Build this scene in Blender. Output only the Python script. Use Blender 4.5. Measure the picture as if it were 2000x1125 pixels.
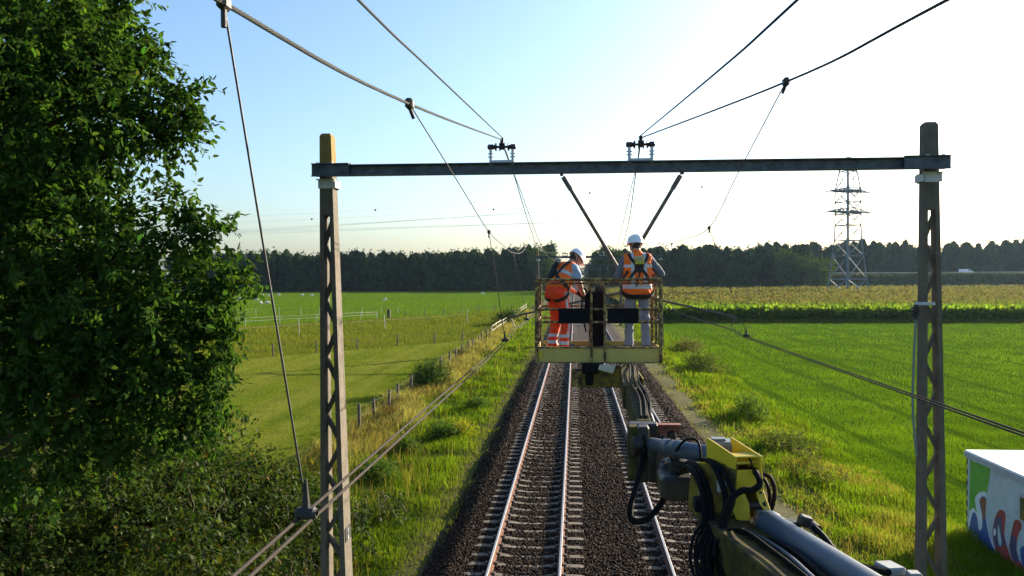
import bpy, math, random
import numpy as np
from mathutils import Vector, Matrix

random.seed(7)
rng = np.random.default_rng(11)
S = bpy.context.scene
COL = S.collection
for o in list(bpy.data.objects):
    bpy.data.objects.remove(o, do_unlink=True)

# ------------------------------------------------------------------ camera
F_PX, CX, CY = 1560.0, 1000.0, 562.5
CAM = np.array((0.0, 0.0, 6.19))
ROLL = math.radians(0.3)
_u, _v = 123.0, 25.5
_ur = _u * math.cos(ROLL) + _v * math.sin(ROLL)
_vr = -_u * math.sin(ROLL) + _v * math.cos(ROLL)
PITCH = math.atan(_vr / F_PX)
YAW = math.atan(_ur * math.cos(PITCH) / F_PX)
FWD = np.array((-math.sin(YAW) * math.cos(PITCH), math.cos(YAW) * math.cos(PITCH), -math.sin(PITCH)))
R0 = np.array((math.cos(YAW), math.sin(YAW), 0.0))
U0 = np.cross(R0, FWD)
RGT = R0 * math.cos(ROLL) - U0 * math.sin(ROLL)
UPV = U0 * math.cos(ROLL) + R0 * math.sin(ROLL)
cd = bpy.data.cameras.new("camera")
cd.sensor_width = 36.0
cd.lens = F_PX / 2000.0 * 36.0
cd.clip_start = 0.05
cd.clip_end = 12000.0
camo = bpy.data.objects.new("camera", cd)
COL.objects.link(camo)
camo.matrix_world = Matrix(((RGT[0], UPV[0], -FWD[0], CAM[0]),
                            (RGT[1], UPV[1], -FWD[1], CAM[1]),
                            (RGT[2], UPV[2], -FWD[2], CAM[2]),
                            (0, 0, 0, 1)))
S.camera = camo

# ------------------------------------------------------------------ light
SUN_AZ = math.radians(46.0)      # from the track direction (+Y) towards +X
SUN_EL = math.radians(18.0)
w = bpy.data.worlds.new("World")
S.world = w
w.use_nodes = True
nt = w.node_tree
nt.nodes.clear()
sky = nt.nodes.new("ShaderNodeTexSky")
sky.sky_type = 'NISHITA'
sky.sun_disc = False
sky.sun_elevation = SUN_EL
sky.sun_rotation = SUN_AZ
sky.altitude = 0.0
sky.air_density = 1.1
sky.dust_density = 1.9
sky.ozone_density = 4.0
bg = nt.nodes.new("ShaderNodeBackground")
bg.inputs[1].default_value = 0.098
wo = nt.nodes.new("ShaderNodeOutputWorld")
nt.links.new(sky.outputs[0], bg.inputs[0])
nt.links.new(bg.outputs[0], wo.inputs[0])
sd = bpy.data.lights.new("sun", 'SUN')
sd.energy = 5.0
sd.angle = math.radians(0.55)
sd.color = (1.0, 0.87, 0.68)
suno = bpy.data.objects.new("sun", sd)
COL.objects.link(suno)
SUN_DIR = Vector((math.sin(SUN_AZ) * math.cos(SUN_EL), math.cos(SUN_AZ) * math.cos(SUN_EL), math.sin(SUN_EL)))
suno.rotation_euler = SUN_DIR.to_track_quat('Z', 'Y').to_euler()
suno.location = (60, 50, 60)
S.view_settings.view_transform = 'Standard'
S.view_settings.look = 'None'
S.view_settings.exposure = 1.5
S.view_settings.gamma = 1.0
S.view_settings.use_curve_mapping = False
S.render.film_transparent = False
S.cycles.max_bounces = 6
S.cycles.transparent_max_bounces = 6
S.cycles.use_denoising = True

# ------------------------------------------------------------------ helpers
def at(px, py, Y):
    d = FWD + RGT * ((px - CX) / F_PX) + UPV * ((CY - py) / F_PX)
    return CAM + d * (Y / d[1])

def atz(px, py, Z):
    d = FWD + RGT * ((px - CX) / F_PX) + UPV * ((CY - py) / F_PX)
    return CAM + d * ((Z - CAM[2]) / d[2])

def atx(px, py, X):
    d = FWD + RGT * ((px - CX) / F_PX) + UPV * ((CY - py) / F_PX)
    return CAM + d * (X / d[0])

class NT:
    def __init__(self, name):
        self.m = bpy.data.materials.new(name)
        self.m.use_nodes = True
        self.t = self.m.node_tree
        self.t.nodes.clear()
        self.out = self.t.nodes.new("ShaderNodeOutputMaterial")
    def n(self, typ, ins=None, **props):
        nd = self.t.nodes.new(typ)
        for k, v in props.items():
            setattr(nd, k, v)
        for k, v in (ins or {}).items():
            if isinstance(v, bpy.types.NodeSocket):
                self.t.links.new(v, nd.inputs[k])
            else:
                nd.inputs[k].default_value = v
        return nd
    def noise(self, scale, vec, detail=4.0, rough=0.6):
        return self.n("ShaderNodeTexNoise", {"Scale": scale, "Vector": vec, "Detail": detail, "Roughness": rough}).outputs[0]
    def ramp(self, fac, stops):
        r = self.n("ShaderNodeValToRGB", {"Fac": fac})
        e = r.color_ramp.elements
        while len(e) < len(stops):
            e.new(0.5)
        for i, (p, c) in enumerate(stops):
            e[i].position = p
            e[i].color = (*c, 1) if len(c) == 3 else c
        return r.outputs[0]
    def mix(self, fac, a, b, mode='MIX'):
        nd = self.n("ShaderNodeMixRGB", {0: fac, 1: a, 2: b}, blend_type=mode)
        return nd.outputs[0]
    def math(self, op, a, b=0.0, clamp=False):
        return self.n("ShaderNodeMath", {0: a, 1: b}, operation=op, use_clamp=clamp).outputs[0]
    def done(self, shader):
        self.t.links.new(shader, self.out.inputs[0])
        return self.m

def c4(c):
    return (c[0], c[1], c[2], 1.0)

def mat(name, base, var=0.25, scale=6.0, rough=0.7, metal=0.0, bump=0.15, bscale=None, second=None, amount=0.5, spec=0.4, soft=0.08, coords='Object'):
    """painted / mineral / metal surface: two noise octaves of its own colour, optional second colour in patches, bump"""
    k = NT(name)
    co = k.n("ShaderNodeTexCoord").outputs[coords]
    n1 = k.noise(scale, co, 5.0)
    lo = tuple(max(0, c * (1 - var)) for c in base)
    hi = tuple(min(1, c * (1 + var)) for c in base)
    col = k.ramp(n1, [(0.3, lo), (0.7, hi)])
    if second is not None:
        n2 = k.noise(scale * 2.3, co, 8.0, 0.7)
        f = k.ramp(n2, [(amount - soft, (0, 0, 0)), (amount + soft, (1, 1, 1))])
        col = k.mix(f, col, c4(second))
    bs = {"Base Color": col, "Metallic": metal, "Specular IOR Level": spec}
    rn = k.noise(scale * 3.1, co, 3.0)
    bs["Roughness"] = k.ramp(rn, [(0.2, (rough * 0.8,) * 3), (0.8, (min(1, rough * 1.2),) * 3)])
    if bump:
        b = k.n("ShaderNodeBump", {"Strength": bump, "Distance": 0.02, "Height": k.noise(bscale or scale * 5, co, 6.0)})
        bs["Normal"] = b.outputs[0]
    return k.done(k.n("ShaderNodeBsdfPrincipled", bs).outputs[0])

def leafmat(name, base, trans=0.45, tcol=None, gloss=0.12, rough=0.45, attr=True):
    """thin leaves and blades: diffuse + light through the leaf + a little wax; per-leaf colour from the 'tint' attribute"""
    k = NT(name)
    col = c4(base)
    tc = c4(tcol or (min(1, base[0] * 1.5), min(1, base[1] * 1.5), base[2] * 0.8))
    if attr:
        a = k.n("ShaderNodeAttribute", attribute_name="tint").outputs[0]
        col = k.mix(1.0, col, a, 'MULTIPLY')
        tc = k.mix(1.0, tc, a, 'MULTIPLY')
    d = k.n("ShaderNodeBsdfDiffuse", {0: col}).outputs[0]
    t = k.n("ShaderNodeBsdfTranslucent", {0: tc}).outputs[0]
    m = k.n("ShaderNodeMixShader", {0: trans, 1: d, 2: t}).outputs[0]
    g = k.n("ShaderNodeBsdfGlossy", {0: (1, 1, 1, 1), "Roughness": rough}).outputs[0]
    fr = k.n("ShaderNodeFresnel", {0: 1.4}).outputs[0]
    f = k.math('MULTIPLY', fr, gloss * 1.5)
    return k.done(k.n("ShaderNodeMixShader", {0: f, 1: m, 2: g}).outputs[0])

ORIG = {}
def link_mesh(name, V, F, mats, parent=None, smooth=False, mi=None, tint=None):
    V = np.asarray(V, dtype=np.float64)
    org = np.zeros(3)
    if parent is not None:
        org = ORIG.get(parent.as_pointer(), org)
    me = bpy.data.meshes.new(name)
    V = V - org
    if isinstance(F, np.ndarray):
        nf, k = F.shape
        me.vertices.add(len(V))
        me.vertices.foreach_set("co", V.astype(np.float32).ravel())
        me.loops.add(nf * k)
        me.loops.foreach_set("vertex_index", F.astype(np.int32).ravel())
        me.polygons.add(nf)
        me.polygons.foreach_set("loop_start", np.arange(0, nf * k, k, dtype=np.int32))
        try:
            me.polygons.foreach_set("loop_total", np.full(nf, k, dtype=np.int32))
        except Exception:
            pass
        me.update(calc_edges=True)
    else:
        me.from_pydata(V.tolist(), [], F)
        me.update()
    if not isinstance(mats, (list, tuple)):
        mats = [mats]
    for m in mats:
        me.materials.append(m)
    if mi is not None:
        me.polygons.foreach_set("material_index", np.asarray(mi, dtype=np.int32))
    if smooth:
        me.polygons.foreach_set("use_smooth", np.ones(len(me.polygons), dtype=bool))
    if tint is not None:
        a = me.color_attributes.new("tint", 'FLOAT_COLOR', 'POINT')
        t4 = np.ones((len(V), 4), dtype=np.float32)
        t4[:, :3] = tint
        a.data.foreach_set("color", t4.ravel())
    o = bpy.data.objects.new(name, me)
    COL.objects.link(o)
    if parent is not None:
        o.parent = parent
    ORIG[o.as_pointer()] = org
    KEEP.append(o)
    return o
KEEP = []

def tag(o, label, cat, group=None):
    o["label"] = label
    o["category"] = cat
    if group:
        o["group"] = group
    return o

def struct(o):
    o["kind"] = "structure"
    return o

def stuff(o, label=None, cat=None):
    o["kind"] = "stuff"
    if label:
        o["label"] = label
        o["category"] = cat
    return o

def thing(name, loc, label, cat, group=None):
    o = bpy.data.objects.new(name, None)
    COL.objects.link(o)
    o.location = loc
    o.empty_display_size = 0.2
    ORIG[o.as_pointer()] = np.array(loc, dtype=float)
    KEEP.append(o)
    return tag(o, label, cat, group)

def copy_tree(o, parent=None):
    c = o.copy()
    COL.objects.link(c)
    if parent is not None:
        c.parent = parent
    for ch in o.children:
        copy_tree(ch, c)
    KEEP.append(c)
    return c

def nrm(v):
    v = np.asarray(v, float)
    return v / (np.linalg.norm(v) + 1e-12)

class MB:
    def __init__(self):
        self.V, self.F, self.MI, self.n = [], [], [], 0
    def add(self, V, F, mi=0):
        V = np.asarray(V, float)
        self.V.append(V)
        for f in F:
            self.F.append([i + self.n for i in f])
            self.MI.append(mi)
        self.n += len(V)
        return self
    def box(self, c, s, ax=None, mi=0, bevel=0.0):
        """centre, full sizes, optional 3 axes"""
        c = np.asarray(c, float)
        ax = np.eye(3) if ax is None else np.array([nrm(a) for a in ax])
        h = np.asarray(s, float) / 2
        if bevel <= 0:
            P = [c + ax[0] * h[0] * i + ax[1] * h[1] * j + ax[2] * h[2] * k for k in (-1, 1) for j in (-1, 1) for i in (-1, 1)]
            self.add(P, [(0, 2, 3, 1), (4, 5, 7, 6), (0, 1, 5, 4), (2, 6, 7, 3), (0, 4, 6, 2), (1, 3, 7, 5)], mi)
        else:
            b = min(bevel, h.min() * 0.9)
            P, idx = [], {}
            for sx in (-1, 1):
                for sy in (-1, 1):
                    for sz in (-1, 1):
                        for a in range(3):
                            q = h - b
                            q[a] = h[a]
                            idx[(sx, sy, sz, a)] = len(P)
                            P.append(c + ax[0] * q[0] * sx + ax[1] * q[1] * sy + ax[2] * q[2] * sz)
            F = []
            sg = (-1, 1)
            for a in range(3):
                b1, b2 = [x for x in range(3) if x != a]
                for s_ in sg:
                    f = []
                    for (p, q) in ((-1, -1), (1, -1), (1, 1), (-1, 1)):
                        k = [0, 0, 0]; k[a] = s_; k[b1] = p; k[b2] = q
                        f.append(idx[(*k, a)])
                    F.append(f)
            for a in range(3):
                b1, b2 = [x for x in range(3) if x != a]
                for p in sg:
                    for q in sg:
                        k0 = [0, 0, 0]; k0[a] = -1; k0[b1] = p; k0[b2] = q
                        k1 = list(k0); k1[a] = 1
                        F.append([idx[(*k0, b1)], idx[(*k0, b2)], idx[(*k1, b2)], idx[(*k1, b1)]])
            for sx in sg:
                for sy in sg:
                    for sz in sg:
                        F.append([idx[(sx, sy, sz, a)] for a in range(3)])
            self.add(P, F, mi)
        return self
    def bar(self, a, b, wd, ht, up=(0, 0, 1), mi=0, bevel=0.0):
        a = np.asarray(a, float); b = np.asarray(b, float)
        d = nrm(b - a)
        up = np.asarray(up, float)
        if abs(np.dot(d, up)) > 0.98:
            up = np.array((0, 1.0, 0))
        s = nrm(np.cross(d, up)); u = np.cross(s, d)
        return self.box((a + b) / 2, (np.linalg.norm(b - a), wd, ht), (d, s, u), mi, bevel)
    def tube(self, pts, r, n=8, mi=0, caps=True):
        pts = np.asarray(pts, float)
        m = len(pts)
        rr = np.full(m, r, float) if np.isscalar(r) else np.asarray(r, float)
        t = np.gradient(pts, axis=0)
        t /= np.linalg.norm(t, axis=1)[:, None] + 1e-12
        ref = np.array((0, 0, 1.0)) if abs(t[0][2]) < 0.9 else np.array((1.0, 0, 0))
        s = nrm(np.cross(t[0], ref))
        P = []
        for i in range(m):
            s = nrm(s - t[i] * np.dot(s, t[i]))
            u = np.cross(t[i], s)
            for j in range(n):
                a = 2 * math.pi * j / n
                P.append(pts[i] + rr[i] * (math.cos(a) * s + math.sin(a) * u))
        F = [(i * n + j, i * n + (j + 1) % n, (i + 1) * n + (j + 1) % n, (i + 1) * n + j) for i in range(m - 1) for j in range(n)]
        if caps:
            F.append(tuple(range(n))[::-1])
            F.append(tuple((m - 1) * n + j for j in range(n)))
        return self.add(P, F, mi)
    def cyl(self, a, b, r, n=16, r2=None, mi=0):
        a = np.asarray(a, float); b = np.asarray(b, float)
        return self.tube([a, b], [r, r if r2 is None else r2], n, mi)
    def lathe(self, a, axis, prof, n=16, mi=0):
        """prof: list of (distance along axis, radius)"""
        a = np.asarray(a, float); axis = nrm(axis)
        pts = [a + axis * p[0] for p in prof]
        ref = np.array((0, 0, 1.0)) if abs(axis[2]) < 0.9 else np.array((1.0, 0, 0))
        s = nrm(np.cross(axis, ref)); u = np.cross(axis, s)
        P = [pts[i] + prof[i][1] * (math.cos(2 * math.pi * j / n) * s + math.sin(2 * math.pi * j / n) * u) for i in range(len(prof)) for j in range(n)]
        m = len(prof)
        F = [(i * n + j, i * n + (j + 1) % n, (i + 1) * n + (j + 1) % n, (i + 1) * n + j) for i in range(m - 1) for j in range(n)]
        F.append(tuple(range(n))[::-1]); F.append(tuple((m - 1) * n + j for j in range(n)))
        return self.add(P, F, mi)
    def prism(self, poly, ext, mi=0):
        """polygon (3D points) pushed along ext"""
        poly = np.asarray(poly, float); ext = np.asarray(ext, float)
        n = len(poly)
        P = np.vstack([poly, poly + ext])
        F = [tuple(range(n))[::-1], tuple(range(n, 2 * n))] + [(i, (i + 1) % n, n + (i + 1) % n, n + i) for i in range(n)]
        return self.add(P, F, mi)
    def build(self, name, mats, parent=None, smooth=False):
        return link_mesh(name, np.vstack(self.V), self.F, mats, parent, smooth, self.MI if isinstance(mats, (list, tuple)) else None)

def auto_smooth(o, deg=40):
    me = o.data
    me.polygons.foreach_set("use_smooth", np.ones(len(me.polygons), dtype=bool))
    me.set_sharp_from_angle(angle=math.radians(deg))
    return o

def spline(pts, n=8):
    """Catmull-Rom through points"""
    p = np.asarray(pts, float)
    p = np.vstack([2 * p[0] - p[1], p, 2 * p[-1] - p[-2]])
    out = []
    for i in range(1, len(p) - 2):
        for k in range(n):
            t = k / n
            out.append(0.5 * ((2 * p[i]) + (-p[i - 1] + p[i + 1]) * t + (2 * p[i - 1] - 5 * p[i] + 4 * p[i + 1] - p[i + 2]) * t * t + (-p[i - 1] + 3 * p[i] - 3 * p[i + 1] + p[i + 2]) * t ** 3))
    out.append(p[-2])
    return np.array(out)

_lat = rng.random((256, 256))
def vnoise(x, y, s):
    x = np.asarray(x, float) / s; y = np.asarray(y, float) / s
    xi = np.floor(x).astype(int); yi = np.floor(y).astype(int)
    fx = x - xi; fy = y - yi
    fx = fx * fx * (3 - 2 * fx); fy = fy * fy * (3 - 2 * fy)
    g = lambda a, b: _lat[a % 256, b % 256]
    return (g(xi, yi) * (1 - fx) + g(xi + 1, yi) * fx) * (1 - fy) + (g(xi, yi + 1) * (1 - fx) + g(xi + 1, yi + 1) * fx) * fy

GXS = [-400, -9.8, -8.2, -6.5, -4.4, -3.45, -2.75, 4.45, 5.15, 5.9, 7.2, 8.6, 10.5, 400]
GZS = [-.9, -.86, -.66, -.70, -.60, -.55, -.210, -.210, -.55, -.52, -.50, -.66, -.9, -.9]
def gz(x, y):
    x = np.asarray(x, float); y = np.asarray(y, float)
    z = np.interp(x, GXS, GZS)
    bal = (x > -3.5) & (x < 5.2)
    z = z + np.where(bal, 0.012, 0.06) * (vnoise(x, y, 1.7) - 0.5) * 2 * np.where((x < -60) | (x > 60), 0.3, 1)
    return z

def sheet(name, xs, ys, m, dz=0.0):
    X, Y = np.meshgrid(xs, ys)
    Z = gz(X, Y) + dz
    V = np.stack([X, Y, Z], -1).reshape(-1, 3)
    nx, ny = len(xs), len(ys)
    i = np.arange(nx * ny).reshape(ny, nx)
    F = np.stack([i[:-1, :-1], i[:-1, 1:], i[1:, 1:], i[1:, :-1]], -1).reshape(-1, 4)
    return struct(link_mesh(name, V, F, m, None, True))
# ------------------------------------------------------------------ setting: ground sheets
def groundmat(name, c1, c2, c3, s1=0.35, s2=4.0, bump=0.6, stripe=None):
    c1, c2, c3 = [tuple(.76 * q for q in c) for c in (c1, c2, c3)]
    k = NT(name)
    pos = k.n("ShaderNodeNewGeometry").outputs[0]
    a = k.noise(s1, pos, 6.0, 0.65)
    b = k.noise(s2, pos, 5.0, 0.7)
    col = k.mix(k.ramp(a, [(0.35, (0, 0, 0)), (0.65, (1, 1, 1))]), c4(c1), c4(c2))
    col = k.mix(k.ramp(b, [(0.45, (0, 0, 0)), (0.75, (1, 1, 1))]), col, c4(c3))
    if stripe:
        mp = k.n("ShaderNodeMapping", {0: pos, 2: (0, 0, stripe[0]), 3: (stripe[1], stripe[1] * 0.02, 1)}).outputs[0]
        st = k.noise(1.0, mp, 3.0, 0.5)
        col = k.mix(k.ramp(st, [(0.42, (0, 0, 0)), (0.62, (stripe[2],) * 3)]), col, c4(tuple(.76 * q for q in stripe[3])))
    h = k.noise(s2 * 4, pos, 8.0, 0.7)
    bp = k.n("ShaderNodeBump", {"Strength": bump, "Distance": 0.08, "Height": h}).outputs[0]
    return k.done(k.n("ShaderNodeBsdfPrincipled", {"Base Color": col, "Roughness": 1.0, "Specular IOR Level": 0.0, "Normal": bp}).outputs[0])

M_ground = groundmat("ground_grass", (.07, .11, .025), (.10, .13, .04), (.05, .09, .02))
M_meadow = groundmat("mown_meadow", (.12, .16, .014), (.165, .185, .022), (.078, .125, .010), 0.12, 1.3, 0.7, (math.radians(70), 0.35, 0.8, (.22, .22, .04)))
M_paddock = groundmat("rough_paddock", (.115, .145, .014), (.155, .16, .024), (.05, .075, .008), 0.15, 0.9, 1.0)
M_pasture = groundmat("pasture", (.09, .155, .009), (.11, .17, .012), (.072, .13, .008), 0.05, 0.6, 0.5)
M_field = groundmat("green_field", (.075, .145, .008), (.10, .17, .010), (.045, .095, .007), 0.2, 1.1, 0.8, (math.radians(2), 0.8, 0.8, (.045, .10, .014)))
M_verge = groundmat("verge_soil", (.12, .12, .045), (.16, .14, .07), (.06, .08, .025), 0.6, 3.0, 1.0)
M_path = groundmat("dry_path", (.20, .185, .11), (.25, .225, .14), (.11, .12, .05), 0.9, 5.0, 0.8)
def ballastmat():
    k = NT("ballast_stone")
    pos = k.n("ShaderNodeNewGeometry").outputs[0]
    v = k.n("ShaderNodeTexVoronoi", {"Vector": pos, "Scale": 22.0})
    col = k.ramp(k.n("ShaderNodeSeparateColor", {0: v.outputs["Color"]}).outputs[0],
                 [(0.0, (.012, .010, .008)), (0.45, (.028, .021, .017)), (0.75, (.042, .031, .025)), (1.0, (.075, .062, .053))])
    big = k.noise(0.5, pos, 4.0)
    col = k.mix(k.ramp(big, [(0.4, (0, 0, 0)), (0.7, (0.6,) * 3)]), col, c4((.03, .02, .015)))
    bp = k.n("ShaderNodeBump", {"Strength": 1.0, "Distance": 0.06, "Height": v.outputs["Distance"]}).outputs[0]
    return k.done(k.n("ShaderNodeBsdfPrincipled", {"Base Color": col, "Roughness": 0.95, "Specular IOR Level": 0.12, "Normal": bp}).outputs[0])
M_ballast = ballastmat()

V = [(-2400, -150, -1.0), (2400, -150, -1.0), (2400, 3000, -1.0), (-2400, 3000, -1.0)]
struct(link_mesh("ground", V, [(0, 1, 2, 3)], M_ground))
ys_near = np.concatenate([np.arange(2, 60, 0.5), np.arange(60, 160, 2.0), np.arange(160, 801, 20.0)])
sheet("ballast_bed", np.concatenate([[-3.5, -3.1, -2.75], np.arange(-2.5, 4.4, 0.3), [4.45, 4.8, 5.2]]), ys_near, M_ballast)
sheet("verge", np.linspace(-10.0, -3.4, 23), ys_near, M_verge, -0.004)
sheet("verge", np.linspace(5.1, 10.2, 18), ys_near, M_verge, -0.004)
sheet("path", np.linspace(5.12, 6.15, 8), ys_near[:150], M_path, 0.006)
def cross1(x):   # fence between the mown meadow and the rough paddock
    return 89 + (x + 9.5) * 1.2
def cross2(x):   # fence between paddock and far pasture
    return 163 + (x + 9.5) * 1.45
def strip(name, f0, f1, m, dz, x0=-160.0, x1=-9.9, nx=110, ny=40):
    xs = x1 - (np.linspace(0, 1, nx) ** 1.7) * (x1 - x0)
    V = []
    for x in xs:
        a, b = f0(x), f1(x)
        b = max(b, a + 0.01)
        for t in np.linspace(0, 1, ny) ** 1.3:
            y = a + (b - a) * t
            V.append((x, y, float(gz(x, y)) + dz))
    i = np.arange(nx * ny).reshape(nx, ny)
    F = np.stack([i[:-1, :-1], i[:-1, 1:], i[1:, 1:], i[1:, :-1]], -1).reshape(-1, 4)
    return struct(link_mesh(name, V, F, m, None, True))
strip("meadow", lambda x: 5.0, lambda x: max(cross1(x), 40 - 0.2 * (x + 50)), M_meadow, 0.0)
strip("paddock", lambda x: max(cross1(x), 40 - 0.2 * (x + 50)) - 0.2, lambda x: max(cross2(x), 100), M_paddock, 0.004)
strip("pasture", lambda x: max(cross2(x), 100) - 0.2, lambda x: 372, M_pasture, 0.008, x0=-330)
sheet("field", np.concatenate([np.arange(10.0, 40, 0.7), np.arange(40, 130, 3.0)]), np.concatenate([np.arange(2, 60, 0.8), np.arange(60, 122, 2.0)]), M_field, 0.0)

# ------------------------------------------------------------------ tracks
M_conc = mat("sleeper_concrete", (.115, .095, .068), 0.3, 5.0, 0.85, bump=0.4, bscale=60, second=(.13, .10, .075), amount=0.55, soft=0.15)
M_rust = mat("rail_rust", (.18, .075, .036), 0.4, 9.0, 0.8, bump=0.3, second=(.09, .035, .02), amount=0.52)
M_railtop = mat("rail_polish", (.40, .38, .37), 0.08, 3.0, 0.5, metal=1.0, bump=0.03)
M_clip = mat("clip_steel", (.05, .035, .028), 0.3, 9.0, 0.7, bump=0)
XT = (-1.095, 2.77)
G2 = 0.7535

def sleeper_mesh():
    b = MB()
    prof = [(-1.28, .145, .075, -.168), (-1.15, .15, .09, -.160), (-.55, .145, .085, -.162), (-.3, .12, .07, -.192), (.3, .12, .07, -.192), (.55, .145, .085, -.162), (1.15, .15, .09, -.160), (1.28, .145, .075, -.168)]
    P, F = [], []
    for (x, wb, wt, zt) in prof:
        P += [(x, -wb, -.34), (x, -wt, zt), (x, wt, zt), (x, wb, -.34)]
    n = len(prof)
    for i in range(n - 1):
        for j in range(3):
            F.append((i * 4 + j, i * 4 + j + 1, i * 4 + 5 + j, i * 4 + 4 + j))
    F += [(0, 1, 2, 3), ((n - 1) * 4 + 3, (n - 1) * 4 + 2, (n - 1) * 4 + 1, (n - 1) * 4)]
    b.add(P, F, 0)
    for s in (-1, 1):
        for d in (-.105, .105):
            b.box((s * G2 + d, 0, -.14), (.07, .12, .045), None, 1)
    return b
for ti, (tx, lab) in enumerate(((XT[0], "left railway track with rusty rails on concrete sleepers"), (XT[1], "right railway track running under the yellow hydraulic arm"))):
    tr = thing("railway_track", (tx, 16.0, -.15), lab, "railway track")
    sm = None
    ny = 118
    for k in range(ny):
        y = 16.2 + 0.6 * k
        if sm is None:
            sb = sleeper_mesh()
            so = sb.build("sleeper", [M_conc, M_clip])
            sm = so.data
            so.parent = tr
        else:
            so = bpy.data.objects.new("sleeper", sm)
            COL.objects.link(so)
            so.parent = tr
        so.location = (random.uniform(-.012, .012), y - 16.0, 0.15 + random.uniform(-.006, .004))
        so.rotation_euler.z = random.uniform(-.008, .008)
        KEEP.append(so)
    b = MB()
    for k in range(ny, ny + 240):
        b.box((tx, 16.2 + .6 * k, -.2), (2.5, .22, .09))
    for k in range(0, 22):
        b.box((tx, 15.6 - .6 * k, -.2), (2.5, .22, .09))
    stuff(b.build("far_sleepers", M_conc, tr))
    for s in (-1, 1):
        x = tx + s * G2
        prof = [(-.07, -.16), (-.07, -.145), (-.012, -.13), (-.010, -.045), (-.035, -.035), (-.036, -.004), (.036, -.004), (.035, -.035), (.010, -.045), (.012, -.13), (.07, -.145), (.07, -.16)]
        ysr = [1.0, 20, 60, 200, 800]
        P = [(x + q[0], y, q[1]) for y in ysr for q in prof]
        n = len(prof)
        F = [(i * n + j, i * n + (j + 1) % n, (i + 1) * n + (j + 1) % n, (i + 1) * n + j) for i in range(len(ysr) - 1) for j in range(n)]
        rail = link_mesh("rail", P, F, M_rust, tr)
        b = MB()
        b.box((x, 400.5, -.001), (.050, 799, .009), None, 0, 0.003)
        b.build("running_surface", M_railtop, rail)

# loose ballast stones, too many and too small to tell apart
def stones(name, N, x0, x1, y0, y1):
    u = rng.random(N)
    Y = 1 / (1 / y0 + (1 / y1 - 1 / y0) * u)
    X = x0 + (x1 - x0) * rng.random(N)
    onsl = np.zeros(N, bool)
    for tx in XT:
        yy = (Y - 16.2) / 0.6
        onsl |= (np.abs(X - tx) < 1.22) & (np.abs(yy - np.round(yy)) * 0.6 < 0.085) & (rng.random(N) > 0.22 + 0.3 * (vnoise(X * 3, Y, 1.1) > 0.72))
        for s in (-1, 1):
            onsl |= np.abs(X - tx - s * G2) < 0.09
    keep = ~onsl
    X, Y = X[keep], Y[keep]
    N = len(X)
    base = np.array([(1, 0, 0), (-1, 0, 0), (0, 1, 0), (0, -1, 0), (0, 0, 1), (0, 0, -1)], float)
    tris = np.array([(0, 2, 4), (2, 1, 4), (1, 3, 4), (3, 0, 4), (2, 0, 5), (1, 2, 5), (3, 1, 5), (0, 3, 5)])
    sc = 0.021 + 0.022 * rng.random((N, 1, 1)) * np.ones((1, 6, 1))
    P = base[None] * (0.7 + 0.6 * rng.random((N, 6, 3))) + 0.35 * (rng.random((N, 6, 3)) - .5)
    q = rng.normal(size=(N, 4)); q /= np.linalg.norm(q, axis=1)[:, None]
    a, b, c, d = q.T
    R = np.stack([1 - 2 * (c * c + d * d), 2 * (b * c - a * d), 2 * (b * d + a * c), 2 * (b * c + a * d), 1 - 2 * (b * b + d * d), 2 * (c * d - a * b), 2 * (b * d - a * c), 2 * (c * d + a * b), 1 - 2 * (b * b + c * c)], -1).reshape(N, 3, 3)
    P = np.einsum('nij,nkj->nki', R, P) * sc * np.clip(Y / 22, 1, 1.6)[:, None, None]
    Z = gz(X, Y) + 0.012 + 0.02 * rng.random(N)
    P += np.stack([X, Y, Z], -1)[:, None, :]
    F = (tris[None] + (np.arange(N) * 6)[:, None, None]).reshape(-1, 3)
    pal = np.array([(.045, .033, .027), (.06, .045, .037), (.085, .065, .055), (.05, .03, .022), (.13, .115, .10), (.075, .04, .028), (.03, .026, .025), (.22, .20, .18)])
    ci = rng.choice(8, N, p=[.24, .22, .16, .14, .07, .08, .075, .015])
    t = np.repeat(pal[ci] * np.array((.50, .43, .35)) * (0.8 + 0.4 * rng.random((N, 1))), 6, axis=0)
    return link_mesh(name, P.reshape(-1, 3), F, M_stone, None, False, None, t)
k = NT("loose_stone")
ca = k.n("ShaderNodeAttribute", attribute_name="tint").outputs[0]
M_stone = k.done(k.n("ShaderNodeBsdfPrincipled", {"Base Color": ca, "Roughness": 0.95, "Specular IOR Level": 0.12}).outputs[0])
stuff(stones("ballast_stones", 62000, -3.42, 5.12, 16.0, 62.0), "loose dark brown ballast stones between and beside the rails", "ballast")

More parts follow.
